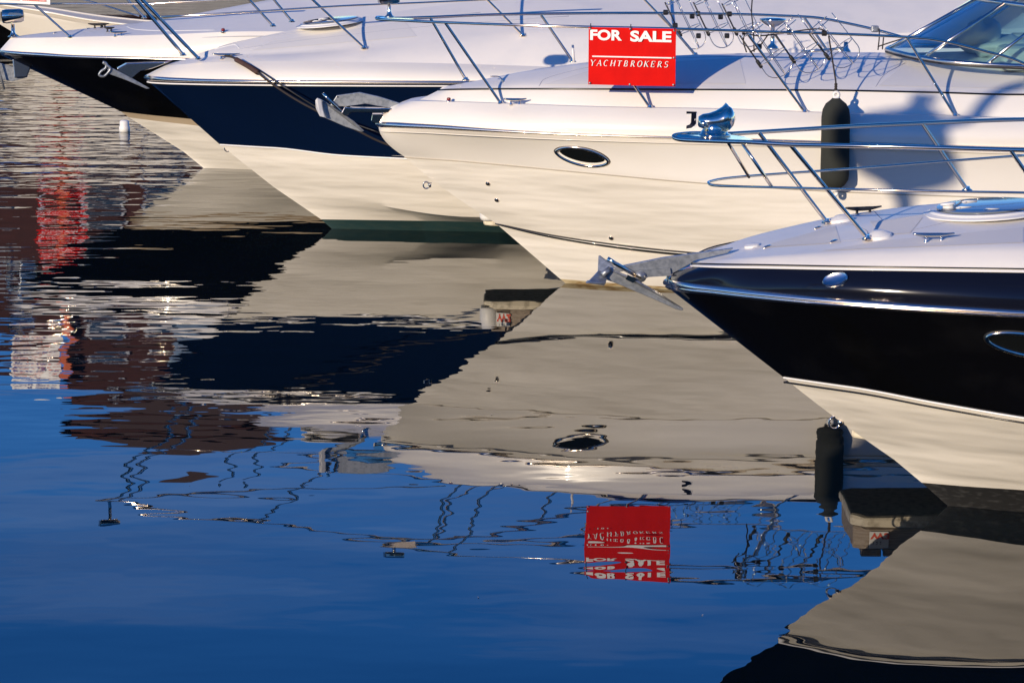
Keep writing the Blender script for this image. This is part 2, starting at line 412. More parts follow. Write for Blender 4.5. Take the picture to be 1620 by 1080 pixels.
# ------------------------------------------------------------------ the setting
me_w = obj('water', [(-400, -60, 0), (400, -60, 0), (400, 900, 0), (-400, 900, 0)], [(0, 1, 2, 3)], M['water'], smooth=False)
tag(me_w, kind='structure')
BD = 70.0                                        # the buildings across the basin, seen only as reflections
q = MB().box((0, BD + 30, .3), (300, 64, 2.6)).build('far_quay', M['concrete'], smooth=False, bevel=.05); tag(q, kind='structure')
q = MB().box((0, -14, 1.1), (120, 26, 3.6)).build('quay', M['concrete'], smooth=False, bevel=.05); tag(q, kind='structure')

def far_x(px): return (px - 810) * BD / FPX
def far_z(py): return (py - HOR) * BD / FPX * 1.02 - CAMZ
def building(name, x0, x1, z1, depth, wallm, roofm, peak, label, wins):
    r = empty(name, ((x0 + x1) / 2, BD + .2, 1.6), label=label, cat='building')
    hw = (x1 - x0) / 2; h = z1 - 1.6
    MB().box((0, depth / 2, h / 2), (hw * 2, depth, h)).build('wall', M[wallm], r, smooth=False)
    e = .25
    MB().prism([(-hw - e, depth / 2, h + .02), (hw + e, depth / 2, h + .02), (hw * .1, depth / 2, h + peak)], (0, depth + .5, 0)).build('roof', M[roofm], r, smooth=False)
    for (x, z, ww, hh) in wins:
        f = MB().box((x, -.02, z), (ww + .16, .12, hh + .16)).build('window', M['frame'], r, smooth=False)
        MB().box((x, -.09, z), (ww, .04, hh)).build('pane', M['wglass'], f, smooth=False)
    return r
wn = [(x, z, .8, 1.1) for z in (3.6, 6.2) for x in (-1.6, -.2, 1.2)]
b1 = building('brick_warehouse', far_x(95), far_x(440), far_z(640), 12, 'brick', 'roof', 1.5, 'red-brown brick warehouse across the basin, seen mirrored in the rippled water', wn)
b2 = building('brick_annexe', far_x(-20), far_x(90), far_z(535), 10, 'brick', 'roof', .5, 'lower brick annexe left of the orange column, mirrored in the water', [(-.5, 2.2, .5, 1)])
for bb, w0 in ((b1, far_x(440) - far_x(95)), (b2, far_x(90) - far_x(-20))):
    MB().box((0, -.03, 1.25), (w0 - .04, .14, 2.5)).build('rendered_base', M['cream'], bb, smooth=False)
cp = MB().box((far_x(95), BD - .12, 7.2), (.20, .24, 4.4)).build('orange_column', M['orange'], smooth=False, bevel=.02)
tag(cp, 'tall orange painted column on the brick front, mirrored at the left', 'column')
pn = MB().box((far_x(305), BD - .06, far_z(560)), (1.1, .14, 1.9)).build('cladding_panel', M['bluepanel'], b1, smooth=False)
pn.matrix_parent_inverse = Matrix.Translation(-b1.location)
# red board on the far quay
rb = empty('for_sale_board', (far_x(91) * (BD - 3) / BD, BD - 3, far_z(330)), label='red board of white lettering whose broken reflection lies at the left edge', cat='sign')
MB().box((0, 0, .0), (1.08, .03, .95)).build('board', M['red'], rb, smooth=False)
MB().tube([(-.45, .05, -(far_z(330) - 1.6)), (-.45, .05, .6)], .03).tube([(.45, .05, -(far_z(330) - 1.6)), (.45, .05, .6)], .03).build('post', M['frame'], rb)
text('lettering', 'FOR SALE', M['white_print'], rb, (0, -.02, .28), (math.pi / 2, 0, 0), .25, 'CENTER', bold=.012)
text('lettering', 'YACHT\nBROKERS', M['white_print'], rb, (0, -.02, -.1), (math.pi / 2, 0, 0), .2, 'CENTER', shear=.2, space=1.2)

# the terrace of houses on the quay behind the photographer; only polished metal and paint mirror it
for i, (x0, wd_, hh) in enumerate(((-58, 22, 8.5), (-34, 18, 9.5), (-14, 20, 8.0), (8, 24, 10.5), (34, 26, 9.0))):
    lab = ['low pale house at the far left end of the quay behind the viewer', 'pale house with nine metre front behind the viewer, second from left', 'lowest pale house in the middle of the terrace behind the viewer',
           'tallest pale house of the terrace behind the viewer', 'widest pale house at the right end of the terrace behind the viewer'][i]
    hr = empty('quay_house', (x0, -33, 2.9), label=lab, cat='house', group='terrace of houses behind the viewer')
    MB().box((wd_ / 2, -4, hh / 2), (wd_, 8, hh)).build('wall', M['cream' if i % 2 else 'concrete'], hr, smooth=False)
    MB().prism([(wd_ / 2, .3, hh + .02), (wd_ / 2, -8.3, hh + .02), (wd_ / 2, -4, hh + 2.0)], (wd_ + .4, 0, 0)).build('roof', M['roof'], hr, smooth=False)
    for zz in (1.4, 4.4):
        for k in range(int(wd_ // 4)): 
            f_w = MB().box((2.2 + k * 4, .04, zz), (1.3, .16, 1.7)).build('window', M['wvinyl'], hr, smooth=False)
            MB().box((2.2 + k * 4, .13, zz), (1.1, .05, 1.5)).build('pane', M['wglass'], f_w, smooth=False)

# ------------------------------------------------------------------ shared boat fittings
def cleat(boat, c, ln=.2, name='cleat', m='chrome', yaw=0):
    mb = MB(); h = .04
    R = Matrix.Rotation(yaw, 3, 'Z')
    P = [R @ Vector((x, 0, h + dz)) + c for x, dz in ((-ln / 2, .008), (-ln / 4, .0), (0, -.002), (ln / 4, 0), (ln / 2, .008))]
    mb.tube(smooth_path(P, 3), [.006, .009, .011, .013, .014, .014, .014, .014, .013, .011, .009, .007, .005][:13], n=8)
    for x in (-ln * .18, ln * .18):
        mb.lathe(c + R @ Vector((x, 0, -.01)), (0, 0, 1), [(0, .016), (.01, .014), (.02, .009), (h + .008, .009)], n=10)
    return mb.build(name, M[m], boat.root)
def bow_eye(boat, p, r=.035, tilt=0):
    c = boat.at(*p); mb = MB()
    ring = [c + Vector((math.cos(a) * r * .9 - r * .5, 0, math.sin(a) * r)) for a in [2 * math.pi * k / 18 for k in range(18)]]
    mb.tube(ring, .0065, n=8, closed=True)
    mb.lathe(c + Vector((.03, 0, 0)), (-1, 0, .2), [(0, .022), (.02, .02), (.028, .008)], n=12)
    return mb.build('bow_eye', M['chrome'], boat.root)
def through_hull(boat, p, r=.02):
    c, nn = boat.hit(*p)
    f = MB().lathe(c - nn * .006, nn, [(0, r * 1.2), (.014, r * 1.2), (.018, r)], n=14).build('hull_fitting', M['chrome'], boat.root)
    MB().lathe(c + nn * .010, nn, [(0, r * .75), (.006, r * .7)], n=12).build('outlet', M['rubber'], f)
def eye_port(boat, c, nrm, along, w_, h_, lens=True, point=1.0, inner='dark'):
    """almond or oval hull window: rim, white inner lip and glass"""
    N = Vector(nrm).normalized(); A = Vector(along).normalized(); A = (A - N * A.dot(N)).normalized(); U = N.cross(A); U = -U if U.z < 0 else U
    def outline(sw, sh, off, n=40):
        P = []
        for k in range(n):
            a = 2 * math.pi * k / n; ca, sa = math.cos(a), math.sin(a)
            e = abs(sa) ** point * (1 if sa > 0 else -1)
            P.append(c + A * ca * sw / 2 + U * e * sh / 2 + N * off)
        return P
    f = MB().tube(outline(w_, h_, .006), .014, n=8, closed=True).build('port_light', M['chrome'], boat.root)
    MB().tube(outline(w_ * 1.04, h_ * 1.08, .0), .012, n=8, closed=True).build('gasket', M['rubber'], f)
    P = outline(w_ * .97, h_ * .94, .003)
    obj('lip', P + outline(w_ * .8, h_ * .62, -.012) if lens else P, [(i, (i + 1) % 40, 40 + (i + 1) % 40, 40 + i) for i in range(40)] if lens else [tuple(range(40))], M['white_print'] if lens else M[inner], f)
    if lens:
        Q = [p + U * .008 for p in outline(w_ * .86, h_ * .70, .004)]
        obj('glass', Q, [tuple(range(40))], M[inner], f, smooth=False)
    return f
def round_hatch(boat, c, r, h=.03, slope=0):
    mb = MB(); n = 36
    R = Matrix.Rotation(slope, 3, 'Y')
    A = R @ Vector((0, 0, 1))
    f = MB().lathe(c - A * .01, A, [(0, r * 1.14), (.008, r * 1.14), (.018, r * 1.05), (h, r * 1.02), (h, r * .9), (h * .8, r * .88)], n=n).build('deck_hatch', M['wvinyl'], boat.root, sharp=30)
    MB().lathe(c + A * (h * .75), A, [(0, r * .9), (.009, r * .9), (.011, r * .86)], n=n).build('hatch_glass', M['hglass'], f, sharp=30)
    for x, y in ((-.55, -.15), (-.3, .5), (-.15, -.62)):
        k = MB()
        k.lathe(c + R @ Vector((x * r, y * r, h - .004)), A, [(0, .016), (.010, .016), (.014, .010)], n=10)
        k.box(c + R @ Vector((x * r + .04, y * r, h + .006)), (.08, .012, .008))
        k.build('hatch_handle', M['wvinyl'], f)
    return f
def spade_anchor(boat, shank, fluke, m='galv', th=.03):
    """shank: side outline of the bar; fluke: list of outlines (side views) with lateral half widths"""
    a = MB().prism(boat.pts(shank), (0, th, 0)).build('anchor', M[m], boat.root, smooth=False, bevel=.004)
    return a

# ==================================================================  boat D: black hull, right foreground
D = Boat('black_motorboat', (1500, 800), 4, 'black hulled motorboat with white foredeck and round hatch, right foreground')
XE = 7.6
keel = line(D, [(1500, 800, 0)], [(.45, 0, -.22), (1.2, 0, -.42), (XE, 0, -.5)], XE)
boot = line(D, [(1458, 763, 0), (1530, 769, .16), (1620, 775, .34)], [(1.5, .75, .05), (3, 1.2, .0), (XE, 1.35, .0)], XE)
chine = line(D, [(1415, 727, 0), (1500, 738, .26), (1620, 750, .5)], [(1.5, .85, .2), (3, 1.25, .13), (XE, 1.38, .1)], XE)
colr = line(D, [(1240, 597, 0), (1344, 612, .36), (1480, 637, .70), (1620, 661, .96)], [(1.8, 1.3, .55), (3.2, 1.42, .5), (XE, 1.45, .48)], XE)
rb0 = line(D, [(1062, 459, 0), (1072, 461, .10), (1130, 467, .33), (1211, 476, .58), (1344, 487, .88), (1480, 496, 1.08), (1620, 503, 1.22)], [(2.5, 1.5, 1.22), (XE, 1.5, 1.15)], XE)
rb1 = line(D, [(1054, 441, 0), (1064, 444, .10), (1130, 451, .33), (1211, 460, .58), (1344, 472, .88), (1480, 481, 1.08), (1620, 489, 1.22)], [(2.5, 1.5, 1.27), (XE, 1.5, 1.2)], XE)
bw = line(D, [(1093, 421, 0), (1108, 421.5, .16), (1211, 423.5, .5), (1344, 426, .80), (1480, 428, .99), (1620, 430, 1.12)], [(2.5, 1.38, 1.5), (XE, 1.4, 1.48)], XE)
cr = line(D, [(1104, 415, 0), (1160, 410, .25), (1290, 402, .55), (1450, 395, .8), (1620, 391, .95)], [(2.5, 1.1, 1.68), (XE, 1.1, 1.68)], XE)
cn = line(D, [(1108, 413, 0), (1200, 392, 0), (1291, 373, 0), (1398, 350, 0), (1505, 335, 0), (1620, 326, 0)], [(2.2, 0, 1.92), (3.4, 0, 2.05), (XE, 0, 2.05)], XE)
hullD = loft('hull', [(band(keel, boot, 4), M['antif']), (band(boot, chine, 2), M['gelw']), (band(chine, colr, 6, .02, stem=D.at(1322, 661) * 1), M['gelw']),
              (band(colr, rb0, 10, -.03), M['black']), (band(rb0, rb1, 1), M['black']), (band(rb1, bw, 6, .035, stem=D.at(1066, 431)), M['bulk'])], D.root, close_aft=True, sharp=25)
deckD = loft('deck', [(band(bw, cr, 5, .02), M['deckw']), (band(cr, cn, 8, .0), M['deckw'])], D.root, sharp=22)
D.skin(hullD, deckD)
def rib(v): return .034 * (math.sin(math.pi * min(1, max(0, v))) ** .55) - .012 * math.exp(-((v - .42) / .07) ** 2)
loft('rub_rail', [(band(rb0, rb1, 14, prof=rib), M['rubsteel'])], D.root, sharp=60)
ribbon(D, 'pinstripe', colr, .008, M['line_w'], flat=.9)
cl2 = colr.copy(); cl2[:, 2] -= .030; cl2[:, 1] -= .010; ribbon(D, 'pinstripe', cl2[1:], .006, M['line_b'])
ribbon(D, 'pinstripe', bw, .006, M['line_w'])
bw2 = bw.copy(); bw2[:, 2] += .016; bw2[:, 1] -= .012; ribbon(D, 'pinstripe', bw2[1:], .005, M['line_b'])
def disc_frame(n):
    A = Vector((1, 0, 0)); A = (A - n * A.dot(n)).normalized(); return A, n.cross(A).normalized()
c, nn = D.hit(1322, 443)
Ax, Ux = disc_frame(nn); Ux = -Ux if Ux.z < 0 else Ux
def oval(c, nn, rx, ry, prof, name, m, parent, n=36, sharp=40):
    vs, fs = [], []
    for h, k in prof:
        for i in range(n):
            a = 2 * math.pi * i / n; vs.append(c + Ax * math.cos(a) * rx * k + Ux * math.sin(a) * ry * k + nn * h)
    for j in range(len(prof) - 1):
        for i in range(n): fs.append((j * n + i, j * n + (i + 1) % n, (j + 1) * n + (i + 1) % n, (j + 1) * n + i))
    fs.append(tuple((len(prof) - 1) * n + i for i in range(n)))
    return obj(name, vs, fs, m, parent, sharp=sharp)
vt = oval(c, nn, .078, .046, [(-.03, 1), (.012, 1), (.017, .93), (.012, .80), (.012, .1)], 'vent_plate', M['steel'], D.root)
for dx in (-.058, .058): MB().lathe(c + Ax * dx + nn * .006, nn, [(0, .006), (.006, .004)], n=8).build('screw', M['chrome'], vt)
c, nn = D.hit(1632, 546); eye_port(D, c, nn, (1, 0, -.06), .52, .15, lens=False)
bow_eye(D, (1325, 668, 0), .038)
c, nn = D.hit(1566, 335); c.y = 0; round_hatch(D, c, .34, slope=math.radians(-4))
# anchor locker lid outline and hinges
def seam_path(boat, pts, r=.004, name='locker_seam', m='dseam', closed=False):
    P = smooth_path([Vector((p[0], p[1], 0)) for p in pts], 6, closed)
    return MB().tube([boat.hit(p.x, p.y, -r * .3)[0] for p in P], r, n=6, closed=closed).build(name, M[m], boat.root)
def on_deck(boat, px, py, prof, name, m, sx=1.0, n=16):
    c, nn = boat.hit(px, py); return MB().lathe(c - nn * .004, nn if nn.z > .8 else Vector((0, 0, 1)), prof, n=n, sx=sx).build(name, M[m], boat.root, sharp=40)
seam_path(D, [(1181, 393), (1260, 387), (1340, 381), (1366, 376), (1372, 366), (1352, 357), (1330, 353)])
seam_path(D, [(1385, 376), (1440, 365), (1500, 351), (1513, 350)])
seam_path(D, [(1345, 342), (1420, 326), (1500, 313), (1560, 304), (1619, 297)], .005)
for p in ((1319, 382.5), (1294, 361), (1214, 391)): on_deck(D, *p, [(0, .035), (.010, .035), (.016, .02)], 'latch', 'chrome', sx=.5)
on_deck(D, 1190, 390, [(0, .05), (.016, .048), (.022, .03)], 'deck_filler', 'wvinyl')
for p in ((1390, 375), (1331, 350)): on_deck(D, *p, [(0, .085), (.02, .08), (.03, .06), (.045, .03)], 'rail_base', 'wvinyl')
on_deck(D, 1499, 307, [(0, .065), (.02, .065), (.03, .035), (.045, .035), (.05, .05), (.062, .045)], 'fuel_cap', 'wvinyl')
cleat(D, D.hit(1477, 382)[0], .25, m='steel'); cleat(D, D.hit(1366, 337)[0] - Vector((0, 0, .01)), .25, m='rubber', yaw=.25)
def patch(boat, quad, m='grip', name='nonslip_panel', n=14, off=.0025):
    q = [Vector((x, y, 0)) for x, y in quad]; vs, fs = [], []
    for i in range(n + 1):
        for j in range(n + 1):
            u, v = i / n, j / n; p = (q[0] * (1 - u) + q[1] * u) * (1 - v) + (q[3] * (1 - u) + q[2] * u) * v
            vs.append(boat.hit(p.x, p.y, off)[0])
    for i in range(n):
        for j in range(n): a = i * (n + 1) + j; fs.append((a, a + 1, a + n + 2, a + n + 1))
    return obj(name, vs, fs, M[m], boat.root)
patch(D, [(1205, 392), (1330, 384), (1322, 358), (1225, 384)])
patch(D, [(1395, 372), (1440, 369), (1460, 344), (1376, 350)])
patch(D, [(1300, 397), (1619, 384), (1619, 360), (1400, 381)])
# pulpit
rail(D, 'pulpit_rail', [(1151, 212, -.30), (1130, 211.5, -.22), (1096, 211, -.12), (1071, 213.5, -.02), (1066, 217, .02), (1078, 221, .07), (1120, 223, .18), (1180, 225, .32), (1255, 229, .46), (1400, 232, .72), (1620, 238, .98), (1760, 243, 1.1)], .0135)
rail(D, 'pulpit_rail', [(1151, 212, -.30), (1200, 209, -.42), (1248, 206, -.50), (1350, 200, -.66), (1459, 195, -.80), (1541, 191.5, -.9), (1620, 189, -.98), (1760, 186, -1.08)], .0135)
rail(D, 'lower_rail', [(1620, 246, -.95), (1577, 249, -.88), (1460, 258, -.74), (1362, 266, -.62), (1219, 276, -.36), (1150, 282, -.16), (1124, 287, -.04), (1121, 290, .02), (1130, 293.5, .08), (1165, 295, .18), (1240, 297, .38), (1362, 300, .66), (1500, 303, .85), (1620, 305, .98), (1760, 308, 1.1)], .008)
post(D, (1251, 230, .45), (1372, 377, .42)); post(D, (1201, 210, -.42), (1308, 351, -.40))
post(D, (1459, 195, -.80), (1530, 300, -.86)); post(D, (1599, 238, .96), (1700, 385, 1.0))
for a, b in (((1151, 224, .25), (1185, 280, -.26)), ((1173, 225, .30), (1222, 297, .33))):
    MB().tube([D.at(*a), D.at(*b)], .010).build('strut', M['chrome'], D.root)
# step plate at the tip of the pulpit and the chromed searchlight standing on it
pl = D.pts([(1067, 217, .02), (1080, 220.5, .07), (1120, 222.5, .18), (1165, 224, .28), (1192, 223, .30), (1180, 218, .0), (1150, 212.5, -.28), (1125, 212, -.2), (1096, 211.8, -.12), (1072, 213.5, -.02)])
zc = sum(p.z for p in pl) / len(pl)
MB().prism([Vector((p.x, p.y, p.z)) for p in pl], (0, 0, .012)).build('bow_plate', M['chrome'], D.root, smooth=False)
def searchlight(boat, px, py, b, k=1.0):
    c = boat.at(px, py, b)
    f = MB().lathe(c - Vector((0, 0, .004)), (0, 0, 1), [(0, .098 * k), (.008, .1 * k), (.014, .082 * k), (.03, .078 * k), (.036, .072 * k), (.05, .066 * k), (.075, .07 * k)], n=28).build('searchlight', M['chrome'], boat.root)
    # flared body: loft of rounded sections from the back (left) to the lens ring (right)
    secs = [(-.100, .046, .018, .018), (-.094, .048, .036, .034), (-.07, .050, .054, .046), (-.03, .050, .066, .052), (.01, .054, .074, .062), (.04, .062, .080, .078), (.060, .070, .086, .092), (.072, .068, .084, .084)]
    vs, fs = [], []; n = 24
    for x, zc_, ry, rz in secs:
        for i in range(n):
            a = 2 * math.pi * i / n; sa = math.sin(a)
            vs.append(c + Vector((x * k + (.008 * sa * k if x > .03 else 0), math.cos(a) * ry * k, (zc_ + rz * sa * (1.0 if sa > 0 else .9) + .03) * k)))
    for i in range(len(secs) - 1):
        for j in range(n): fs.append((i * n + j, i * n + (j + 1) % n, (i + 1) * n + (j + 1) % n, (i + 1) * n + j))
    fs += [tuple(range(n))[::-1], tuple((len(secs) - 1) * n + j for j in range(n))]
    obj('lamp_housing', vs, fs, M['chrome'], f, sharp=45)
    MB().lathe(c + Vector((.066 * k, 0, .098 * k)), (1, 0, -.1), [(0, .08 * k), (.03 * k, .068 * k), (.05 * k, .04 * k), (.058 * k, .01)], n=24, sx=1).build('lens', M['chrome'], f)
    MB().lathe(c + Vector((-.066 * k, -.035 * k, .05 * k)), (0, 0, 1), [(0, .024 * k), (.03, .028 * k), (.04, .02 * k)], n=14).build('knob', M['chrome'], f)
    return f
searchlight(D, 1130, 213.5, -.03, 1.02)
# anchor in its bow roller
an = MB().prism(D.pts([(968, 424, 0), (985, 420, 0), (1049, 407, 0), (1092, 401, 0), (1160, 392, 0), (1150, 400, 0), (1100, 411, 0), (1086, 420, 0), (1060, 434, 0), (1025, 438, 0), (1008, 430, 0), (990, 427, 0), (972, 432, 0)]), (0, .035, 0)).build('anchor', M['galv'], D.root, smooth=False, bevel=.004)
p = D.pts
MB().prism(p([(958, 431, 0), (972, 428, 0), (1000, 440, 0), (1052, 471, 0), (1081, 488, 0), (1079, 491, 0), (1070, 489, 0), (1030, 471, 0), (985, 452, 0), (957, 441, 0)]), (0, .03, 0)).build('fluke_tip', M['galv'], an, smooth=False, bevel=.004)
# the two blades spread to either side
f1 = D.pts([(948, 404, -.10), (974, 424, .02), (960, 436, .02), (957, 448, .10), (930, 446, .16), (940, 436, .08), (947, 428, -.04)])
MB().prism(f1, (.012, .0, .004)).build('fluke', M['galv'], an, smooth=False, bevel=.003)
MB().prism(D.pts([(930, 444, .16), (958, 447, .12), (955, 451, .12), (927, 447, .17)]), (0, .04, 0)).build('fluke', M['galv'], an, smooth=False)
MB().prism(D.pts([(968, 427, .02), (1000, 440, .06), (1040, 463, .04), (1079, 488, 0), (1030, 464, -.06), (985, 436, -.08)]), (0, .01, .012)).build('fluke', M['galv'], an, smooth=False)
MB().tube(D.pts([(953, 435, .05), (965, 425, .03)]), .018).build('bolt', M['galv'], an)
rl = MB().tube(D.pts([(961, 409, .035), (972, 416, .035), (1014, 440, .035)]), .014, n=10).build('roller_arm', M['chrome'], D.root)
MB().prism(D.pts([(993, 434, .05), (1008, 441, .05), (1001, 447, .05), (989, 441, .05)]), (0, .03, 0)).build('roller_plate', M['chrome'], rl, smooth=False)
MB().lathe(D.at(1014, 438, .045), (0, 1, 0), [(0, .034), (.09, .034)], n=20).build('roller', M['galv'], rl)
MB().prism(D.pts([(1003, 428, .03), (1060, 424, .03), (1062, 436, .03), (1026, 438, .03), (1012, 444, .03)]), (0, .012, 0)).build('roller_cheek', M['galv'], rl, smooth=False)
nose = D.at(1056, 440, 0)
MB().lathe(nose + Vector((.035, 0, -.012)), (-1, 0, -.1), [(0, .052), (.02, .05), (.036, .038), (.044, .015)], n=18).build('nose_cap', M['chrome'], D.root)

# ==================================================================  boat C: white hull with the for sale board
Cb = Boat('white_motorboat', (895, 448), 2, 'all white motorboat with almond port window and black J on its bow, in the centre')
XE = 8.0
keel = line(Cb, [(895, 448, 0)], [(.5, 0, -.2), (1.2, 0, -.4), (XE, 0, -.5)], XE)
sta = line(Cb, [(886, 441, 0), (960, 447, .2), (1060, 454, .40)], [(2, .85, .0), (3.5, 1.2, .0), (XE, 1.35, .0)], XE)
chine = line(Cb, [(783, 352, 0), (869, 371, .24), (965, 386, .44), (1061, 397, .62), (1120, 402, .73)], [(2.6, 1.1, .24), (4, 1.3, .2), (XE, 1.4, .15)], XE)
kn = line(Cb, [(640, 248, 0), (700, 252, .2), (773, 258, .40), (933, 273, .82), (1100, 288, 1.1), (1340, 303, 1.3)], [(4, 1.42, .95), (XE, 1.5, .9)], XE)
rb0 = line(Cb, [(599, 201, 0), (604, 202, .08), (625, 202.5, .2), (689, 205, .42), (805, 211, .75), (901, 215, .95), (1061, 220, 1.18), (1340, 228, 1.4), (1620, 237, 1.5)], [(XE, 1.5, 1.3)], XE)
rb1 = line(Cb, [(597, 192, 0), (602, 193, .08), (625, 193.5, .2), (689, 197, .42), (805, 205, .75), (901, 210, .95), (1061, 215, 1.18), (1340, 223, 1.4), (1620, 232, 1.5)], [(XE, 1.5, 1.33)], XE)
g1 = line(Cb, [(640, 161, 0), (652, 160, .12), (700, 161, .3), (792, 164, .55), (965, 170, .92), (1100, 172, 1.08), (1338, 180, 1.25), (1511, 184, 1.35), (1620, 188, 1.38)], [(XE, 1.4, 1.6)], XE)
g2 = line(Cb, [(664, 158, 0), (700, 159.5, .2), (792, 162.5, .45), (965, 168.5, .82), (1100, 170.5, .98), (1338, 178, 1.15), (1511, 182, 1.25), (1620, 186, 1.28)], [(XE, 1.3, 1.62)], XE)
h1 = line(Cb, [(694, 143, 0), (712, 142, .14), (792, 141, .36), (900, 141, .60), (1100, 142, .86), (1300, 143, 1.03), (1460, 146, 1.10), (1620, 150, 1.15)], [(XE, 1.15, 1.85)], XE)
cn = line(Cb, [(700, 138, 0), (753, 128, 0), (833, 112.5, 0), (926, 100, 0), (1070, 88, 0), (1220, 84, 0), (1368, 83, 0), (1420, 84, 0)], [(3.6, 0, 2.08), (XE, 0, 2.1)], XE)
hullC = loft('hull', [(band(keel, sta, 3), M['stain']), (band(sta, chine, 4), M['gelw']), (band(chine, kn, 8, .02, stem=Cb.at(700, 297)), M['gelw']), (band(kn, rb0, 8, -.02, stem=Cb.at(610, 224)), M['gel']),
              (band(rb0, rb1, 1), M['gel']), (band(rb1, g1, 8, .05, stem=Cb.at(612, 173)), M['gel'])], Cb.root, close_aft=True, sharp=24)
deckC = loft('deck', [(band(g1, g2, 1), M['deckw']), (band(g2, h1, 4, .01), M['gel']), (band(h1, cn, 12, .10), M['deckw'])], Cb.root, sharp=22)
Cb.skin(hullC, deckC)
loft('rub_rail', [(band(rb0, rb1, 8, prof=lambda v: .024 * math.sin(math.pi * v) ** .6), M['rubsteel'])], Cb.root, sharp=60)
ribbon(Cb, 'pinstripe', h1, .009, M['line_b'])
k2 = rb0.copy(); k2[:, 2] -= .035; ribbon(Cb, 'moulding', k2[2:], .006, M['cream'], out=-.002)
k3 = kn.copy(); k3[:, 2] -= .006; ribbon(Cb, 'knuckle_seam', k3, .006, M['seam'], out=-.002)
# tapered black chine stripe
ch = [p_ for p_ in chine if p_[0] < 6]
MB().tube([(q_[0], -(q_[1] + .012), q_[2] - .010) for q_ in ch], [.001 + min(.019, .022 * (i / 30) ** .6) for i in range(len(ch))], n=8).build('chine_stripe', M['line_b'], Cb.root)
MB().tube([(q_[0], (q_[1] + .012), q_[2] - .010) for q_ in ch], [.001 + min(.019, .022 * (i / 30) ** .6) for i in range(len(ch))], n=8).build('chine_stripe', M['line_b'], Cb.root)
sp = line(Cb, [(800, 364, 0), (880, 382, .14), (981, 410, .30)], [(2, .6, .02), (4, .9, -.1)], 4.2)
ribbon(Cb, 'spray_rail', sp, .006, M['seam'], out=.0)
c, nn = Cb.hit(921, 247.5); eye_port(Cb, c, nn, (1, 0, -.02), .47, .175, point=1.25)
for q_ in ((772, 290), (786, 316), (967, 376)): through_hull(Cb, q_, .018)
bow_eye(Cb, (677, 293, 0), .03)
cl = cleat(Cb, Cb.hit(815, 165)[0], .2)
lamp = Cb.hit(710, 161)[0]
nl = MB().lathe(lamp - Vector((0, 0, .01)), (0, 0, 1), [(0, .022), (.018, .022), (.022, .018)], n=12).build('bow_light', M['chrome'], Cb.root)
MB().lathe(lamp + Vector((0, 0, .01)), (0, 0, 1), [(0, .018), (.02, .018), (.026, .01)], n=12).build('lamp_lens', M['navlight'], nl)
for a, b in (((795, 124, .25), (806, 130, .25)), ((1020, 97, .4), (1060, 97, .4))):
    pass
MB().tube(smooth_path(Cb.pts([(776, 121, .2), (790, 122, .2), (796, 130, .24)]), 5), .006).build('eye_strap', M['chrome'], Cb.root)
MB().prism(Cb.pts([(906, 99, .0), (904, 66, .0), (908, 72, .0), (910, 98, .0)]), (0, .01, 0)).build('vent_fin', M['wvinyl'], Cb.root)
patch(Cb, [(860, 134), (1180, 133), (1170, 92), (960, 104)]); patch(Cb, [(1390, 136), (1619, 141), (1619, 116), (1430, 104)])
seam_path(Cb, [(852, 137), (870, 122), (960, 102), (1080, 92), (1200, 89)], .004)
seam_path(Cb, [(1385, 138), (1400, 118), (1432, 100)], .004)
# pulpit and rails
rail(Cb, 'pulpit_rail', [(1425, 58, -.9), (1380, 46, -.93), (1330, 35, -.95), (1289, 28, -.95), (1230, 25, -.95), (1171, 23, -.92), (1000, 21, -.82), (800, 23, -.6), (680, 27.5, -.38), (624, 29, -.22), (603, 27.5, -.08), (596, 28, .0), (600, 31, .08), (640, 33, .25), (705, 36, .47), (800, 39.5, .75), (929, 43, .97), (1070, 46, 1.11), (1220, 51, 1.2), (1300, 53, 1.15), (1435, 59, 1.2), (1491, 65, 1.22), (1560, 82, 1.24), (1620, 101, 1.26), (1700, 150, 1.28)], .0125)
for a, b in (((705, 37, .47), (792, 163.5, .52)), ((940, 44, .98), (1028, 170, .95)), ((1180, 50, 1.18), (1273, 177.5, 1.17)), ((1435, 60, 1.2), (1511, 183.5, 1.3)),
             ((681, 29, -.38), (737, 126, -.36)), ((856, 24, -.68), (906, 97, -.68)), ((1044, 21, -.85), (1100, 87, -.84)), ((1273, 29, -.95), (1313, 86, -.95))):
    post(Cb, a, b)
def small_lamp(boat, px, py, b, k=1.0):
    c = boat.at(px, py, b)
    f = MB().lathe(c, (0, 0, 1), [(0, .05 * k), (.01, .05 * k), (.02, .03 * k), (.06, .018 * k), (.15, .015 * k)], n=16).build('searchlight', M['chrome'], boat.root)
    MB().lathe(c + Vector((-.10 * k, -.01, .19 * k)), (1, 0, .05), [(0, .045 * k), (.01, .06 * k), (.05, .066 * k), (.17 * k, .062 * k), (.2 * k, .05 * k), (.205 * k, .0 + .01)], n=20).build('lamp_housing', M['chrome'], f, sharp=40)
    MB().lathe(c + Vector((-.105 * k, -.01, .19 * k)), (-1, 0, .0), [(0, .05 * k), (.006, .045 * k)], n=16).build('lens', M['dark'], f)
    return f
MB().prism(Cb.pts([(598, 28, 0), (604, 30.5, .08), (640, 32.5, .24), (655, 31.5, .1), (650, 29.5, -.2), (624, 28.8, -.2), (604, 27.3, -.08)]), (0, 0, .01)).build('bow_plate', M['chrome'], Cb.root, smooth=False)
small_lamp(Cb, 616, 28, 0, .9)
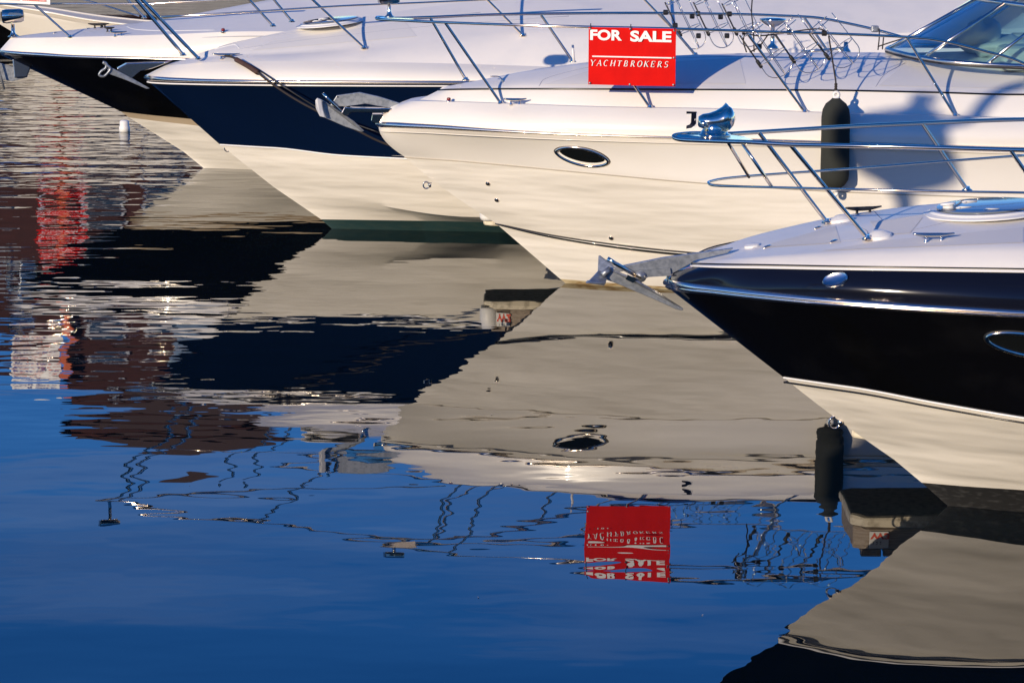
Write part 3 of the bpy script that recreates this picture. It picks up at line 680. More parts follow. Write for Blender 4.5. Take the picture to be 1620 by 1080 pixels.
# black clamps and lashings on the rail
cb = MB()
for q_ in ((1053, 20, -.86), (1068, 41, .98), (1104, 22, -.9), (1154, 22.5, -.92), (1178, 51, 1.07), (1201, 74, 1.09), (1249, 51, 1.12), (1304, 53, 1.15), (1105, 57, -.88), (1150, 57, -.9), (1095, 26, -.88), (1140, 27, -.9)):
    cc = Cb.at(*q_); MB().lathe(cc - Vector((.022, 0, 0)), (1, 0, 0), [(0, .018), (.004, .024), (.04, .024), (.044, .018)], n=10).build('rail_clamp', M['rubber'], Cb.root, sharp=40)
ls = MB()
for P in ([(1249, 51, 1.14), (1290, 46, 1.15), (1304, 49, 1.16), (1306, 56, 1.16)], [(1178, 52, 1.1), (1200, 57, 1.1), (1240, 53, 1.12)], [(1216, 54, 1.1), (1201, 74, 1.1), (1186, 83, 1.1)], [(1178, 54, 1.1), (1176, 66, 1.08), (1181, 83, 1.08)],
          [(1190, 0, .2), (1189, 20, .4), (1192, 50, 1.05), (1193, 82, .6)], [(1391, 46, -.9), (1391, 60, -.8), (1389, 79, -.7)], [(1398, 58, -.85), (1396, 78, -.7)], [(1389, 74, -.7), (1410, 67, -.5), (1430, 61, -.3)]):
    MB().tube(smooth_path(Cb.pts(P), 4), .006, n=6).build('lashing', M['rope'], Cb.root)
kx = Cb.at(1384, 46, -.92); MB().box(kx, (.07, .05, .06)).build('rail_socket', M['galv'], Cb.root, smooth=False, bevel=.012)
# wire fender baskets clipped to the rails
def basket(boat, top, bot, b, R=.13, wide=1.0):
    A = boat.at(*top, b); B = boat.at(*bot, b); ax = (B - A); ln = ax.length; ax.normalize()
    side = Vector((0, 1, 0)); side = (side - ax * side.dot(ax)).normalized(); fw = ax.cross(side).normalized()
    fw = -fw if fw.x < 0 else fw
    cx = fw * R * wide
    mb = MB(); wr = .0042
    def P(u, v, h): return A + ax * h * ln + fw * u * R * wide + side * v * R
    ring = lambda h, n=20, a0=0, a1=2 * math.pi: [P(math.cos(a0 + (a1 - a0) * k / n) + 1, math.sin(a0 + (a1 - a0) * k / n), h) for k in range(n + 1)]
    mb.tube(ring(.62), wr, n=6)
    mb.tube(ring(.05, 16, math.radians(50), math.radians(310)), wr, n=6)
    for a in (0, math.pi / 2):
        c_, s_ = math.cos(a), math.sin(a)
        pts = [P(1 + c_, s_, h) for h in (0.02, .3, .62, .8)] + [P(1 + c_ * math.cos(t), s_ * math.cos(t), .8 + .2 * math.sin(t)) for t in [math.pi * k / 10 for k in range(1, 10)]] + [P(1 - c_, -s_, h) for h in (.8, .62, .3, .02)]
        mb.tube(pts, wr, n=6)
    o = mb.build('fender_basket', M['chrome'], boat.root)
    g = MB(); q0, q1 = P(0, 0, .0), P(0, 0, .62)
    g.tube([q0, q1], .007, n=6); g.lathe(q1 - ax * .05, ax, [(0, .012), (.01, .016), (.07, .016), (.08, .010)], n=8)
    g.build('clip', M['rubber'], o); return o
basket(Cb, (1170, 56), (1222, 132), 1.12); basket(Cb, (1222, 50), (1275, 124), 1.12); basket(Cb, (1277, 50), (1330, 116), 1.12)
basket(Cb, (1052, 4), (1090, 84), -.85, wide=.8); basket(Cb, (1097, 4), (1134, 82), -.88, wide=.8); basket(Cb, (1142, 6), (1178, 80), -.9, wide=.8)
# horn cleat, horn and deck hatches
cc = Cb.at(1219, 43, -.2)
MB().lathe(Cb.at(1222, 78, -.55), (0, 0, 1), [(0, .06), (.02, .05), (.05, .02), (.2, .02), (.22, .07), (.26, .12), (.275, .12), (.285, .04)], n=24, sx=1).build('windlass', M['chrome'], Cb.root)
MB().tube(Cb.pts([(1268, 82, -.5), (1300, 80, -.5), (1336, 76, -.5)]), .012).lathe(Cb.at(1338, 84, -.5), (0, 0, 1), [(0, .05), (.02, .045), (.05, .022), (.10, .018)], n=14).build('horn_cleat', M['chrome'], Cb.root)
hc = Cb.pts([(1310, 117, .52), (1372, 117, .52), (1364, 106.5, .15), (1318, 106.5, .15)])
hf = MB().prism([Vector((q_.x, q_.y, q_.z + .012)) for q_ in hc], (0, 0, .05)).build('deck_hatch', M['steel'], Cb.root, smooth=False, bevel=.015)
cen = sum(hc, Vector()) / 4
MB().prism([cen + (Vector((q_.x, q_.y, q_.z)) - cen) * .88 + Vector((0, 0, .042)) for q_ in hc], (0, 0, .008)).build('hatch_glass', M['chrome'], hf, smooth=False)
# windscreen
wb = Cb.pts([(1403, 78.5, 0), (1425, 84.5, .30), (1460, 92, .62), (1500, 98, .82), (1560, 102.5, .95), (1640, 106, 1.02), (1800, 112, 1.05)])
wt = Cb.pts([(1545, -1, 0), (1560, 1, .25), (1590, 5, .50), (1625, 10, .66), (1670, 17, .76), (1740, 26, .82), (1850, 40, .86)])
SB, ST = smooth_path(wb, 5), smooth_path(wt, 5); n_ = len(SB)
full_b = [Vector((q_.x, -q_.y, q_.z)) for q_ in reversed(SB)] + SB[1:]; full_t = [Vector((q_.x, -q_.y, q_.z)) for q_ in reversed(ST)] + ST[1:]
N2 = len(full_b)
ws = MB().tube(full_b, .022, n=8).tube(full_t, .020, n=8)
for i in (10, 20): 
    ws.tube([SB[i], ST[i]], .016, n=8); ws.tube([Vector((SB[i].x, -SB[i].y, SB[i].z)), Vector((ST[i].x, -ST[i].y, ST[i].z))], .016, n=8)
ws.tube([SB[0], ST[0]], .017, n=8)
wsf = ws.build('windscreen', M['steel'], Cb.root)
SG = [0, 10, 20, n_ - 1]
for sgn in (1, -1):
    for a, b in zip(SG[:-1], SG[1:]):
        vs = []; fs = []
        for i in range(a, b + 1):
            for src in (SB, ST): vs.append((src[i].x, src[i].y * sgn, src[i].z))
        for i in range(b - a): fs.append((2 * i, 2 * i + 2, 2 * i + 3, 2 * i + 1))
        obj('pane', vs, fs, M['glass'], wsf)
MB().tube([q_ + Vector((-.012, -.012, -.02)) for q_ in SB], .008, n=6).build('windscreen_gasket', M['rubber'], wsf)
# cabin interior behind the glass: dashboard and a rumpled cover
ci = MB()
d0 = Cb.at(1500, 80, 0)
MB().box(d0 + Vector((1.0, 0, -.02)), (1.3, 1.4, .22)).build('dashboard', M['fabric'], Cb.root, smooth=False, bevel=.06)
def lump(c, sx, sy, sz, seed):
    rnd = random.Random(seed); vs, fs = [], []; a, b = 12, 18; ph = [rnd.uniform(0, 6) for _ in range(6)]
    for i in range(a + 1):
        th = math.pi * i / a
        for j in range(b):
            f = 2 * math.pi * j / b; r = 1 + .16 * math.sin(3 * f + ph[0] + 2 * th) + .1 * math.sin(5 * th + ph[1] + 2 * f)
            vs.append(c + Vector((math.sin(th) * math.cos(f) * sx * r, math.sin(th) * math.sin(f) * sy * r, math.cos(th) * sz * r)))
    for i in range(a):
        for j in range(b): fs.append((i * b + j, i * b + (j + 1) % b, (i + 1) * b + (j + 1) % b, (i + 1) * b + j))
    return vs, fs
v_, f_ = lump(Cb.at(1552, 60, .1), .18, .2, .16, 1); v2, f2 = lump(Cb.at(1600, 74, .15), .35, .25, .1, 2)
MB().add(v_, f_).add(v2, f2).build('folded_cover', M['fabric'], Cb.root)
# black J painted on the bow side
jb = [(466, 175), (626, 180), (617, 360), (590, 400), (545, 432), (462, 445), (466, 400), (520, 378), (538, 350), (545, 212), (466, 212)]
jp = [(1040 + x / 10.125, 160 + y / 10.125) for x, y in jb]
def on_side(px, py, off):
    return Cb.hit(px, py, off)[0]
MB().prism([on_side(x + 1.2, y + 1.8, .003) for x, y in jp], (0, .004, 0)).build('letter_outline', M['white_print'], Cb.root, smooth=False)
MB().prism([on_side(x, y, .007) for x, y in jp], (0, .004, 0)).build('lettering', M['line_b'], Cb.root, smooth=False)
# anchor of the white boat
an = MB().prism(Cb.pts([(526, 162, 0), (533, 151, 0), (569, 146, 0), (600, 153, 0), (632, 163, 0), (660, 170, 0), (640, 172, 0), (612, 170, 0), (578, 164, 0), (552, 168, 0), (521, 169, 0)]), (0, .03, 0)).build('anchor', M['galv'], Cb.root, smooth=False, bevel=.004)
MB().lathe(Cb.at(534, 153.6, .02), (0, -1, 0), [(0, .007), (.004, .007)], n=10).build('shackle_hole', M['rubber'], an)
MB().prism(Cb.pts([(505, 156, .0), (516, 162, .02), (536, 176, .02), (560, 192, .02), (576, 207, 0), (572, 209, 0), (545, 200, .0), (513, 186, .0), (506, 182, 0)]), (0, .02, 0)).build('fluke', M['galv'], an, smooth=False, bevel=.004)
MB().prism(Cb.pts([(499, 159, .10), (502, 155, .10), (508, 158, .08), (510, 172, .08), (514, 186, .08), (506, 184, .10), (500, 172, .11)]), (0, .02, 0)).build('fluke', M['wvinyl'], an, smooth=False, bevel=.003)
rl = MB().tube(Cb.pts([(511, 148, .05), (520, 158, .05), (546, 182, .05)]), .012, n=8).build('roller_arm', M['chrome'], Cb.root)
MB().prism(Cb.pts([(545, 169, .05), (560, 170, .05), (620, 171, .04), (615, 178, .04), (557, 177, .05), (547, 183, .05), (540, 178, .05)]), (0, .10, 0)).build('roller_cheek', M['chrome'], rl, smooth=False, bevel=.006)
MB().lathe(Cb.at(551, 174, .06), (0, 1, 0), [(0, .03), (.12, .03)], n=18).build('roller', M['rubber'], rl)
MB().prism(Cb.pts([(589, 180, 0), (606, 180, 0), (612, 194, 0), (590, 194, 0), (587, 190, 0)]), (0, .12, 0)).build('stem_plate', M['chrome'], Cb.root, smooth=False, bevel=.006)

# ==================================================================  boat B: navy hull
B = Boat('navy_motorboat', (525, 362), 8, 'navy blue hulled motorboat with green waterline, left of the all white one')
XE = 8.6
keel = line(B, [(525, 362, 0)], [(.5, 0, -.2), (1.2, 0, -.45), (XE, 0, -.5)], XE)
boot = line(B, [(508, 347, 0), (580, 348, .16), (750, 351, .48)], [(2.5, .95, .08), (XE, 1.4, .08)], XE)
chine = line(B, [(433, 296, 0), (500, 308, .22), (560, 318, .38), (737, 343, .72)], [(2.5, 1.1, .25), (XE, 1.45, .2)], XE)
colr = line(B, [(348, 229, 0), (433, 234, .33), (540, 246, .66), (637, 251, .9)], [(1.6, 1.2, .78), (4, 1.5, .7), (XE, 1.55, .68)], XE)
rb0 = line(B, [(233, 127, 0), (238, 128, .1), (300, 130.5, .45), (400, 132, .85), (540, 133, 1.18), (750, 133.5, 1.48)], [(3.5, 1.65, 1.38), (XE, 1.65, 1.3)], XE)
rb1 = line(B, [(231, 119, 0), (236, 120, .1), (300, 124, .45), (400, 126, .85), (540, 127, 1.18), (750, 127.5, 1.48)], [(3.5, 1.65, 1.42), (XE, 1.65, 1.34)], XE)
g1 = line(B, [(260, 104, 0), (275, 103, .14), (330, 99, .38), (480, 97, .85), (620, 99, 1.12), (850, 105, 1.36)], [(4, 1.5, 1.6), (XE, 1.5, 1.6)], XE)
g2 = line(B, [(300, 93, 0), (360, 88, .28), (480, 83, .58), (679, 65, .86), (930, 50, 1.06)], [(4.5, 1.2, 2.0), (XE, 1.2, 2.1)], XE)
cn = line(B, [(306, 88, 0), (353, 73, 0), (400, 61, 0), (467, 47, 0), (540, 33, 0), (620, 20, 0), (700, 8, 0), (900, -16, 0)], [(4.5, 0, 2.45), (XE, 0, 2.6)], XE)
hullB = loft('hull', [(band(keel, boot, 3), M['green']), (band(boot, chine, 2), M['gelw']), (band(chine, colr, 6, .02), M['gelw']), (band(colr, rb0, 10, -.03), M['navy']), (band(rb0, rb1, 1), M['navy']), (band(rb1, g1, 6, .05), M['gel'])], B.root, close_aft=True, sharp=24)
deckB = loft('deck', [(band(g1, g2, 5, .03), M['deckw']), (band(g2, cn, 10, .05), M['deckw'])], B.root, sharp=22)
B.skin(hullB, deckB)
loft('rub_rail', [(band(rb0, rb1, 8, prof=lambda v: .026 * math.sin(math.pi * v) ** .6), M['rubsteel'])], B.root, sharp=60)
ribbon(B, 'pinstripe', colr, .009, M['line_w']); c2 = colr.copy(); c2[:, 2] += .03; c2[:, 1] += .008; ribbon(B, 'pinstripe', c2[1:], .006, M['line_w'])
c3 = rb0.copy(); c3[:, 2] -= .018; ribbon(B, 'pinstripe', c3, .008, M['line_w'])
c, nn = B.hit(522, 34); c.y = 0; round_hatch(B, c, .30, slope=math.radians(-6))
post(B, (166, -62, .10), (314, 93, .30), .017); post(B, (160, -66, -.22), (290, 87, -.16), .017)
for a, b in (((398, -90, .60), (576, 76, .80)), ((670, -100, .98), (827, 56, 1.02)), ((920, -104, 1.1), (1100, 84, 1.12)), ((330, -70, -.50), (432, 41, -.42)), ((370, -76, -.55), (462, 34, -.5))): post(B, a, b)
rail(B, 'lower_rail', [(253, 27, .22), (300, 25, .36), (400, 19, .55), (540, 10, .78), (660, 5, .9), (770, 0, .98), (900, -6, 1.05)], .010)
rail(B, 'pulpit_rail', [(700, -100, -.9), (480, -90, -.65), (260, -76, -.40), (175, -68, -.25), (132, -66, -.08), (130, -64, .0), (150, -63, .1), (212, -68, .25), (398, -90, .60), (670, -100, .98), (920, -104, 1.1), (1400, -104, 1.2)], .0135)
small_lamp(B, 150, -66, 0, 1.0)
patch(B, [(400, 80), (660, 58), (640, 34), (430, 66)]); cleat(B, B.hit(358, 93)[0], .27); bow_eye(B, (362, 235, 0), .03)
seam_path(B, [(340, 78), (355, 74), (372, 71), (379, 77)], .006, 'locker_seam', 'wvinyl')
seam_path(B, [(345, 73), (420, 58), (480, 50), (600, 36), (760, 20)], .005)
seam_path(B, [(377, 78), (440, 69), (540, 57), (679, 42), (900, 26)], .005)
# anchor
an = MB().prism(B.pts([(185, 108, 0), (200, 100, 0), (225, 99, 0), (262, 98, 0), (275, 94, 0), (262, 100, 0), (240, 108, 0), (222, 112, 0), (208, 124, 0), (192, 117, 0)]), (0, .13, 0)).build('anchor_shroud', M['steel'], B.root, smooth=False, bevel=.01)
MB().prism(B.pts([(170, 109, .06), (178, 108, .06), (205, 122, .06), (237, 140, .05), (232, 141, .05), (200, 127, .06), (172, 117, .06)]), (0, .02, 0)).build('anchor', M['galv'], an, smooth=False, bevel=.003)
MB().tube(smooth_path(B.pts([(163, 99, .08), (168, 101, .08), (167, 108, .08), (160, 113, .08), (157, 119, .08), (164, 121, .08), (171, 115, .08), (174, 108, .08)]), 5, True), .013, n=8, closed=True).build('fluke', M['galv'], an)

# ==================================================================  boat A: black and tan
A = Boat('black_and_tan_motorboat', (322, 266), 6, 'black hulled motorboat with tan stripe and cream bottom, farthest left of the row')
XE = 9.0
keel = line(A, [(322, 266, 0)], [(.5, 0, -.2), (1.2, 0, -.45), (XE, 0, -.5)], XE)
chine = line(A, [(290, 240, 0), (340, 245, .2), (395, 250, .36)], [(1.5, .7, .15), (4, 1.3, .1), (XE, 1.4, .1)], XE)
t0 = line(A, [(204, 186, 0), (250, 192, .22), (295, 197, .38)], [(1, .95, .45), (4, 1.5, .4), (XE, 1.6, .4)], XE)
t1 = line(A, [(192, 177, 0), (245, 183, .25), (293, 187.5, .42)], [(1, 1.0, .52), (4, 1.5, .47), (XE, 1.6, .47)], XE)
rb0 = line(A, [(3, 88, 0), (10, 88, .12), (60, 90, .42), (112, 92.5, .66), (200, 95, .98), (290, 97, 1.2)], [(1.2, 1.45, 1.32), (3.5, 1.65, 1.3), (XE, 1.65, 1.3)], XE)
rb1 = line(A, [(0, 79, 0), (6, 80, .12), (60, 83, .42), (112, 86.5, .66), (200, 89, .98), (290, 91, 1.2)], [(1.2, 1.45, 1.37), (3.5, 1.65, 1.35), (XE, 1.65, 1.35)], XE)
g1 = line(A, [(17, 60, 0), (26, 60.5, .12), (60, 60, .32), (111, 59, .52), (260, 55, 1.0), (400, 50, 1.3)], [(3.5, 1.45, 1.65), (XE, 1.45, 1.65)], XE)
cn = line(A, [(20, 59.5, 0), (80, 53.5, 0), (141, 46, 0), (200, 39, 0), (260, 31, 0), (330, 18, 0), (450, -4, 0)], [(3.5, 0, 2.3), (XE, 0, 2.4)], XE)
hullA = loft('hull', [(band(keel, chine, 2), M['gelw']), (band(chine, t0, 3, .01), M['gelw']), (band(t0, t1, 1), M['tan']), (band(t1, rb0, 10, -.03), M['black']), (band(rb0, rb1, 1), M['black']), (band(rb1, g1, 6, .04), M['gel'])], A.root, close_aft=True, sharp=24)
deckA = loft('deck', [(band(g1, cn, 12, .07), M['deckw'])], A.root, sharp=22)
A.skin(hullA, deckA)
loft('rub_rail', [(band(rb0, rb1, 8, prof=lambda v: .028 * math.sin(math.pi * v) ** .6), M['rubsteel'])], A.root, sharp=60)
gs = g1.copy(); gs[:, 2] -= .05; gs[:, 1] += .035; ribbon(A, 'moulding', gs[3:], .004, M['dseam'])
small_lamp(A, 21, 59, 0, 1.25)
post(A, (55, 8, .38), (111, 58.5, .52)); post(A, (196, -6, -.55), (228, 28, -.62), .012)
rail(A, 'pulpit_rail', [(-30, 3, -.1), (-40, 4, .0), (-20, 6, .15), (55, 7, .38), (90, 6.5, .48), (213, 6.5, .82), (280, 4, .98), (420, -4, 1.25)], .012)
rail(A, 'mooring_wire', [(120, -2, -.4), (155, 6, -.5), (220, 26, -.55)], .009)
cleat(A, A.hit(187, 57)[0], .2); cleat(A, A.hit(155, 37)[0], .24, m='rubber'); cleat(A, A.hit(173, 50)[0], .12, m='rubber'); cleat(A, A.hit(163, 44)[0], .12, m='rubber')
for q_ in ((86, 50), (139, 46)): on_deck(A, *q_, [(0, .03), (.01, .03), (.014, .02)], 'latch', 'chrome')
seam_path(A, [(200, 42), (216, 47), (262, 49), (340, 48)], .007, 'locker_seam', 'wvinyl'); seam_path(A, [(120, 52), (160, 47), (200, 41), (240, 33)], .005)
lamp = A.hit(353, 51)[0]
nl = MB().lathe(lamp - Vector((0, 0, .01)), (0, 0, 1), [(0, .03), (.02, .03), (.024, .02)], n=12).build('bow_light', M['chrome'], A.root)
MB().lathe(lamp + Vector((0, 0, .01)), (0, 0, 1), [(0, .022), (.025, .022), (.032, .01)], n=12).build('lamp_lens', M['navlight'], nl)
rc = MB().prism(A.pts([(20, 93, 0), (50, 92, 0), (50, 103, 0), (43, 122, 0), (23, 123, 0)]), (0, .12, 0)).build('bow_roller_plate', M['steel'], A.root, smooth=False, bevel=.012)
MB().prism(A.pts([(-40, 98, 0), (0, 100, 0), (20, 106, 0), (44, 122, 0), (20, 129, 0), (-20, 122, 0)]), (0, .03, 0)).build('anchor', M['galv'], A.root, smooth=False, bevel=.004)
MB().tube(A.pts([(-6, 96, .1), (7, 142, .1)]), .012).build('anchor_stock', M['galv'], A.root)
MB().lathe(A.at(159, 152, .02), (-1, -.4, 0), [(0, .03), (.02, .026), (.026, .01)], n=12).build('bow_eye', M['chrome'], A.root)

# ==================================================================  boat Z: cream hull beyond
Z = Boat('cream_motorboat', (62, 78), -5, 'narrow cream hulled boat beyond the others, cut off by the top left corner')
XE = 8.5
keel = line(Z, [(62, 78, 0)], [(.5, 0, -.2), (1.2, 0, -.4), (XE, 0, -.45)], XE)
mid = line(Z, [(37, 61, 0), (90, 70, .14), (150, 76, .26)], [(2, .4, .2), (4, .5, .15), (XE, .5, .15)], XE)
s0 = line(Z, [(-62, 2, 0), (-50, 3, .06), (0, 13, .18), (60, 24, .30), (150, 40, .42)], [(2.2, .5, .35), (4, .5, .3), (XE, .5, .3)], XE)
s1 = line(Z, [(-66, -4, 0), (-54, -3, .06), (0, 7.5, .18), (60, 17, .30), (150, 33, .42)], [(2.2, .5, .42), (4, .5, .37), (XE, .5, .37)], XE)
dk = line(Z, [(-60, -3, 0), (0, 8, 0), (60, 18, 0), (150, 34, 0)], [(2.2, 0, .4), (XE, 0, .36)], XE)
loft('hull', [(band(keel, mid, 4), M['cream']), (band(mid, s0, 6, .0), M['cream']), (band(s0, s1, 2), M['seam'])], Z.root, close_aft=True)
loft('deck', [(band(s1, dk, 4, .0), M['cream'])], Z.root)
ribbon(Z, 'rub_rail', s1, .02, M['cream'])
Y = Boat('dark_motorboat', (-30, 68), -4, 'dark hulled boat, only its side in view at the far left edge')
kk = line(Y, [(-60, 68, 0)], [(0, .0, -.3), (4, 0, -.4)], 3.0)
s0 = line(Y, [(-140, 20, 0), (-90, 24, .3), (-10, 30, .5), (40, 34, .5)], [(2, .5, .4)], 3.0)
dk = line(Y, [(-138, 18, 0), (-60, 22, 0)], [(2, 0, .5)], 3.0)
loft('hull', [(band(kk, s0, 6, .05), M['black'])], Y.root, close_aft=True); loft('deck', [(band(s0, dk, 4), M['black'])], Y.root)

# ==================================================================  signs, fender, rope
def board(name, corners, m, th, label, cat='sign'):
    P0 = sum(corners, Vector()) / 4
    o = empty(name, P0, label=label, cat=cat)
    x = ((corners[1] - corners[0]) + (corners[2] - corners[3])).normalized(); z = ((corners[0] - corners[3]) + (corners[1] - corners[2])).normalized()
    y = z.cross(x).normalized(); z = x.cross(y).normalized()
    o.rotation_euler = Matrix((x, y, z)).transposed().to_euler()
    wd = ((corners[1] - corners[0]).length + (corners[2] - corners[3]).length) / 2; ht = ((corners[0] - corners[3]).length + (corners[1] - corners[2]).length) / 2
    vs, fs = [], []; nx, nz = 14, 10                      # thin sheet with a slight warp
    for s_ in (0, 1):
        for i in range(nx + 1):
            for j in range(nz + 1):
                u, v = i / nx - .5, j / nz - .5
                vs.append((u * wd, -th / 2 + th * s_ + .006 * math.sin(u * 7 + v * 3), v * ht))
    S1 = (nx + 1) * (nz + 1)
    for i in range(nx):
        for j in range(nz):
            a = i * (nz + 1) + j; fs.append((a, a + 1, a + nz + 2, a + nz + 1)); fs.append((S1 + a, S1 + a + nz + 1, S1 + a + nz + 2, S1 + a + 1))
    rim = [i * (nz + 1) for i in range(nx + 1)] + [nx * (nz + 1) + j for j in range(1, nz + 1)] + [i * (nz + 1) + nz for i in range(nx - 1, -1, -1)] + [j for j in range(nz - 1, 0, -1)]
    for a, b in zip(rim, rim[1:] + rim[:1]): fs.append((a, b, b + S1, a + S1))
    obj('board', vs, fs, m, o, smooth=False)
    return o, wd, ht
def wpts(boat, L): return [boat.world(boat.at(*p_)) for p_ in L]
sg, wd, ht = board('for_sale_sign', wpts(Cb, [(931, 43, 1.02), (1069, 46, 1.16), (1069, 137, 1.16), (931, 134, 1.02)]), M['red'], .006, 'red FOR SALE board with white lettering tied to the rail of the all white boat')
R90 = (math.pi / 2, 0, 0)
def sx_(px): return ((px - 931) / 138 - .5) * wd
def sz_(py): return (.5 - (py - 44.5) / 91) * ht
fit(text('lettering', 'FOR', M['white_print'], sg, (0, 0, 0), R90, .165, bold=.0062), sx_(933.5), sx_(984), sz_(65), sz_(48), -.0125)
fit(text('lettering', 'SALE', M['white_print'], sg, (0, 0, 0), R90, .165, bold=.0062), sx_(997), sx_(1062), sz_(66), sz_(48.5), -.0125)
serif_word('YACHTBROKERS', M['white_print'], sg, sx_(935), sx_(1061), sz_(105.3), sz_(96), -.0125)
MB().box((0, -.0115, 0), (wd * .91, .003, .011)).build('rule', M['white_print'], sg, smooth=False).location = (0, 0, ht * -.005)
tz = MB()
for x, z in ((-.48, .47), (-.02, .48), (.48, .47), (-.48, -.47), (.48, -.47), (-.02, -.48), (.48, 0)):
    tz.lathe((x * wd, -.008, z * ht), (0, -1, 0), [(0, .009), (.006, .009), (.008, .006)], n=10)
tz.build('eyelet', M['galv'], sg)
tz = MB()
for x in (-.48, -.02, .48): tz.tube([(x * wd, -.014, .46 * ht), (x * wd + .004, -.018, .5 * ht + .015), (x * wd, .01, .5 * ht + .03), (x * wd - .004, .02, .47 * ht)], .0035, n=6)
tz.build('cable_tie', M['rubber'], sg)
sg2, wd, ht = board('broker_sign', wpts(A, [(-1, -74, .46), (79, -70, .68), (79, 7.5, .68), (1, 4.5, .46)]), M['signw'], .006, 'white broker board with blue and red print on the bow rail at the top left')
text('lettering', 'FOR SALE', M['blue_print'], sg2, (-wd * .46, -.0125, ht * .18), R90, .128, bold=.006)
text('lettering', 'BOATS', M['blue_print'], sg2, (-wd * .46, -.0125, -ht * .08), R90, .13, bold=.006)
text('lettering', 'new & used', M['red_print'], sg2, (-wd * .02, -.0125, -ht * .06), R90, .08, bold=.002)
text('lettering', '01202 7000', M['red_print'], sg2, (-wd * .46, -.0125, -ht * .27), R90, .08, bold=.003)
text('lettering', 'businesses.co.uk   www.boatsales.co.uk', M['red_print'], sg2, (-wd * .47, -.0125, -ht * .44), R90, .0345, bold=.0009)

# fender hanging from the white boat's rail
ft, fb = Cb.world(Cb.at(1317, 155, 1.42)), Cb.world(Cb.at(1320, 300, 1.42))
fn = empty('fender', fb, label='black cloth covered fender hanging upright on the side of the all white boat', cat='fender')
Lf = (ft - fb).length; Rf = .122
pr = [(0, .02), (.012, .05), (.04, .088), (.085, Rf * .96), (.13, Rf)] + [(Lf * k / 12, Rf * (1.0 + .012 * math.sin(k * 2.3))) for k in range(3, 10)] + [(Lf - .16, Rf), (Lf - .10, Rf * .93), (Lf - .05, Rf * .72), (Lf - .02, .05), (Lf, .03)]
MB().lathe((0, 0, 0), (0, 0, 1), pr, n=32).build('body', M['fender'], fn)
for z0, sgn in ((Lf - .005, 1), (.0, -1)):
    mb = MB().tube([Vector((math.cos(a) * .022, 0, z0 + sgn * .03 + math.sin(a) * .022)) for a in [2 * math.pi * k / 16 for k in range(16)]], .014, n=8, closed=True)
    mb.lathe((0, 0, z0 - .01 if sgn > 0 else z0 - .015), (0, 0, 1), [(0, .035), (.022, .03)], n=14).build('end_fitting', M['wvinyl'], fn)
rt = Cb.world(Cb.at(1311, 57, 1.16)) - fb
ln = MB().tube([Vector((-.002, 0, Lf + .03)), Vector((-.004, .02, Lf + .14)), rt], .007, n=6)
for k in range(4): ln.lathe((-.003, .01, Lf + .05 + .018 * k), (0, 0, 1), [(0, .010), (.006, .014), (.012, .014), (.018, .010)], n=8)
ln.build('line', M['rope'], fn)

# mooring line with a chafe sleeve
w1 = [B.world(B.hit(x_, y_, o_)[0]) for x_, y_, o_ in [(350, 92, .03), (366, 95, .035), (380, 102, .035), (395, 110, .035), (410, 118, .035), (430, 130, .05)]] + [B.world(B.at(*p_)) for p_ in [(462, 154, 1.12), (500, 175, 1.25), (560, 204, 1.4), (640, 238, 1.5)]] + [Vector((.4, 28.6, .62))]
rope = empty('mooring_rope', w1[0], label='dark mooring rope with a brown sleeve, running from the navy boat', cat='rope')
MB().tube([q_ - w1[0] for q_ in smooth_path(w1, 8)], .011, n=8).build('line', M['rope'], rope)
sl = smooth_path([q_ - w1[0] for q_ in w1[1:5]], 6)
MB().tube(sl[4:], .026, n=10).build('chafe_sleeve', M['leather'], rope)
w1b = [B.world(B.hit(x_, y_, .02)[0]) for x_, y_ in [(352, 91), (372, 95), (395, 105), (415, 116)]] + [B.world(B.at(*p_)) for p_ in [(450, 138, 1.08), (520, 180, 1.2), (600, 210, 1.5)]]
MB().tube([q_ - w1[0] for q_ in smooth_path(w1b, 6)], .008, n=8).build('line', M['rubber'], rope)

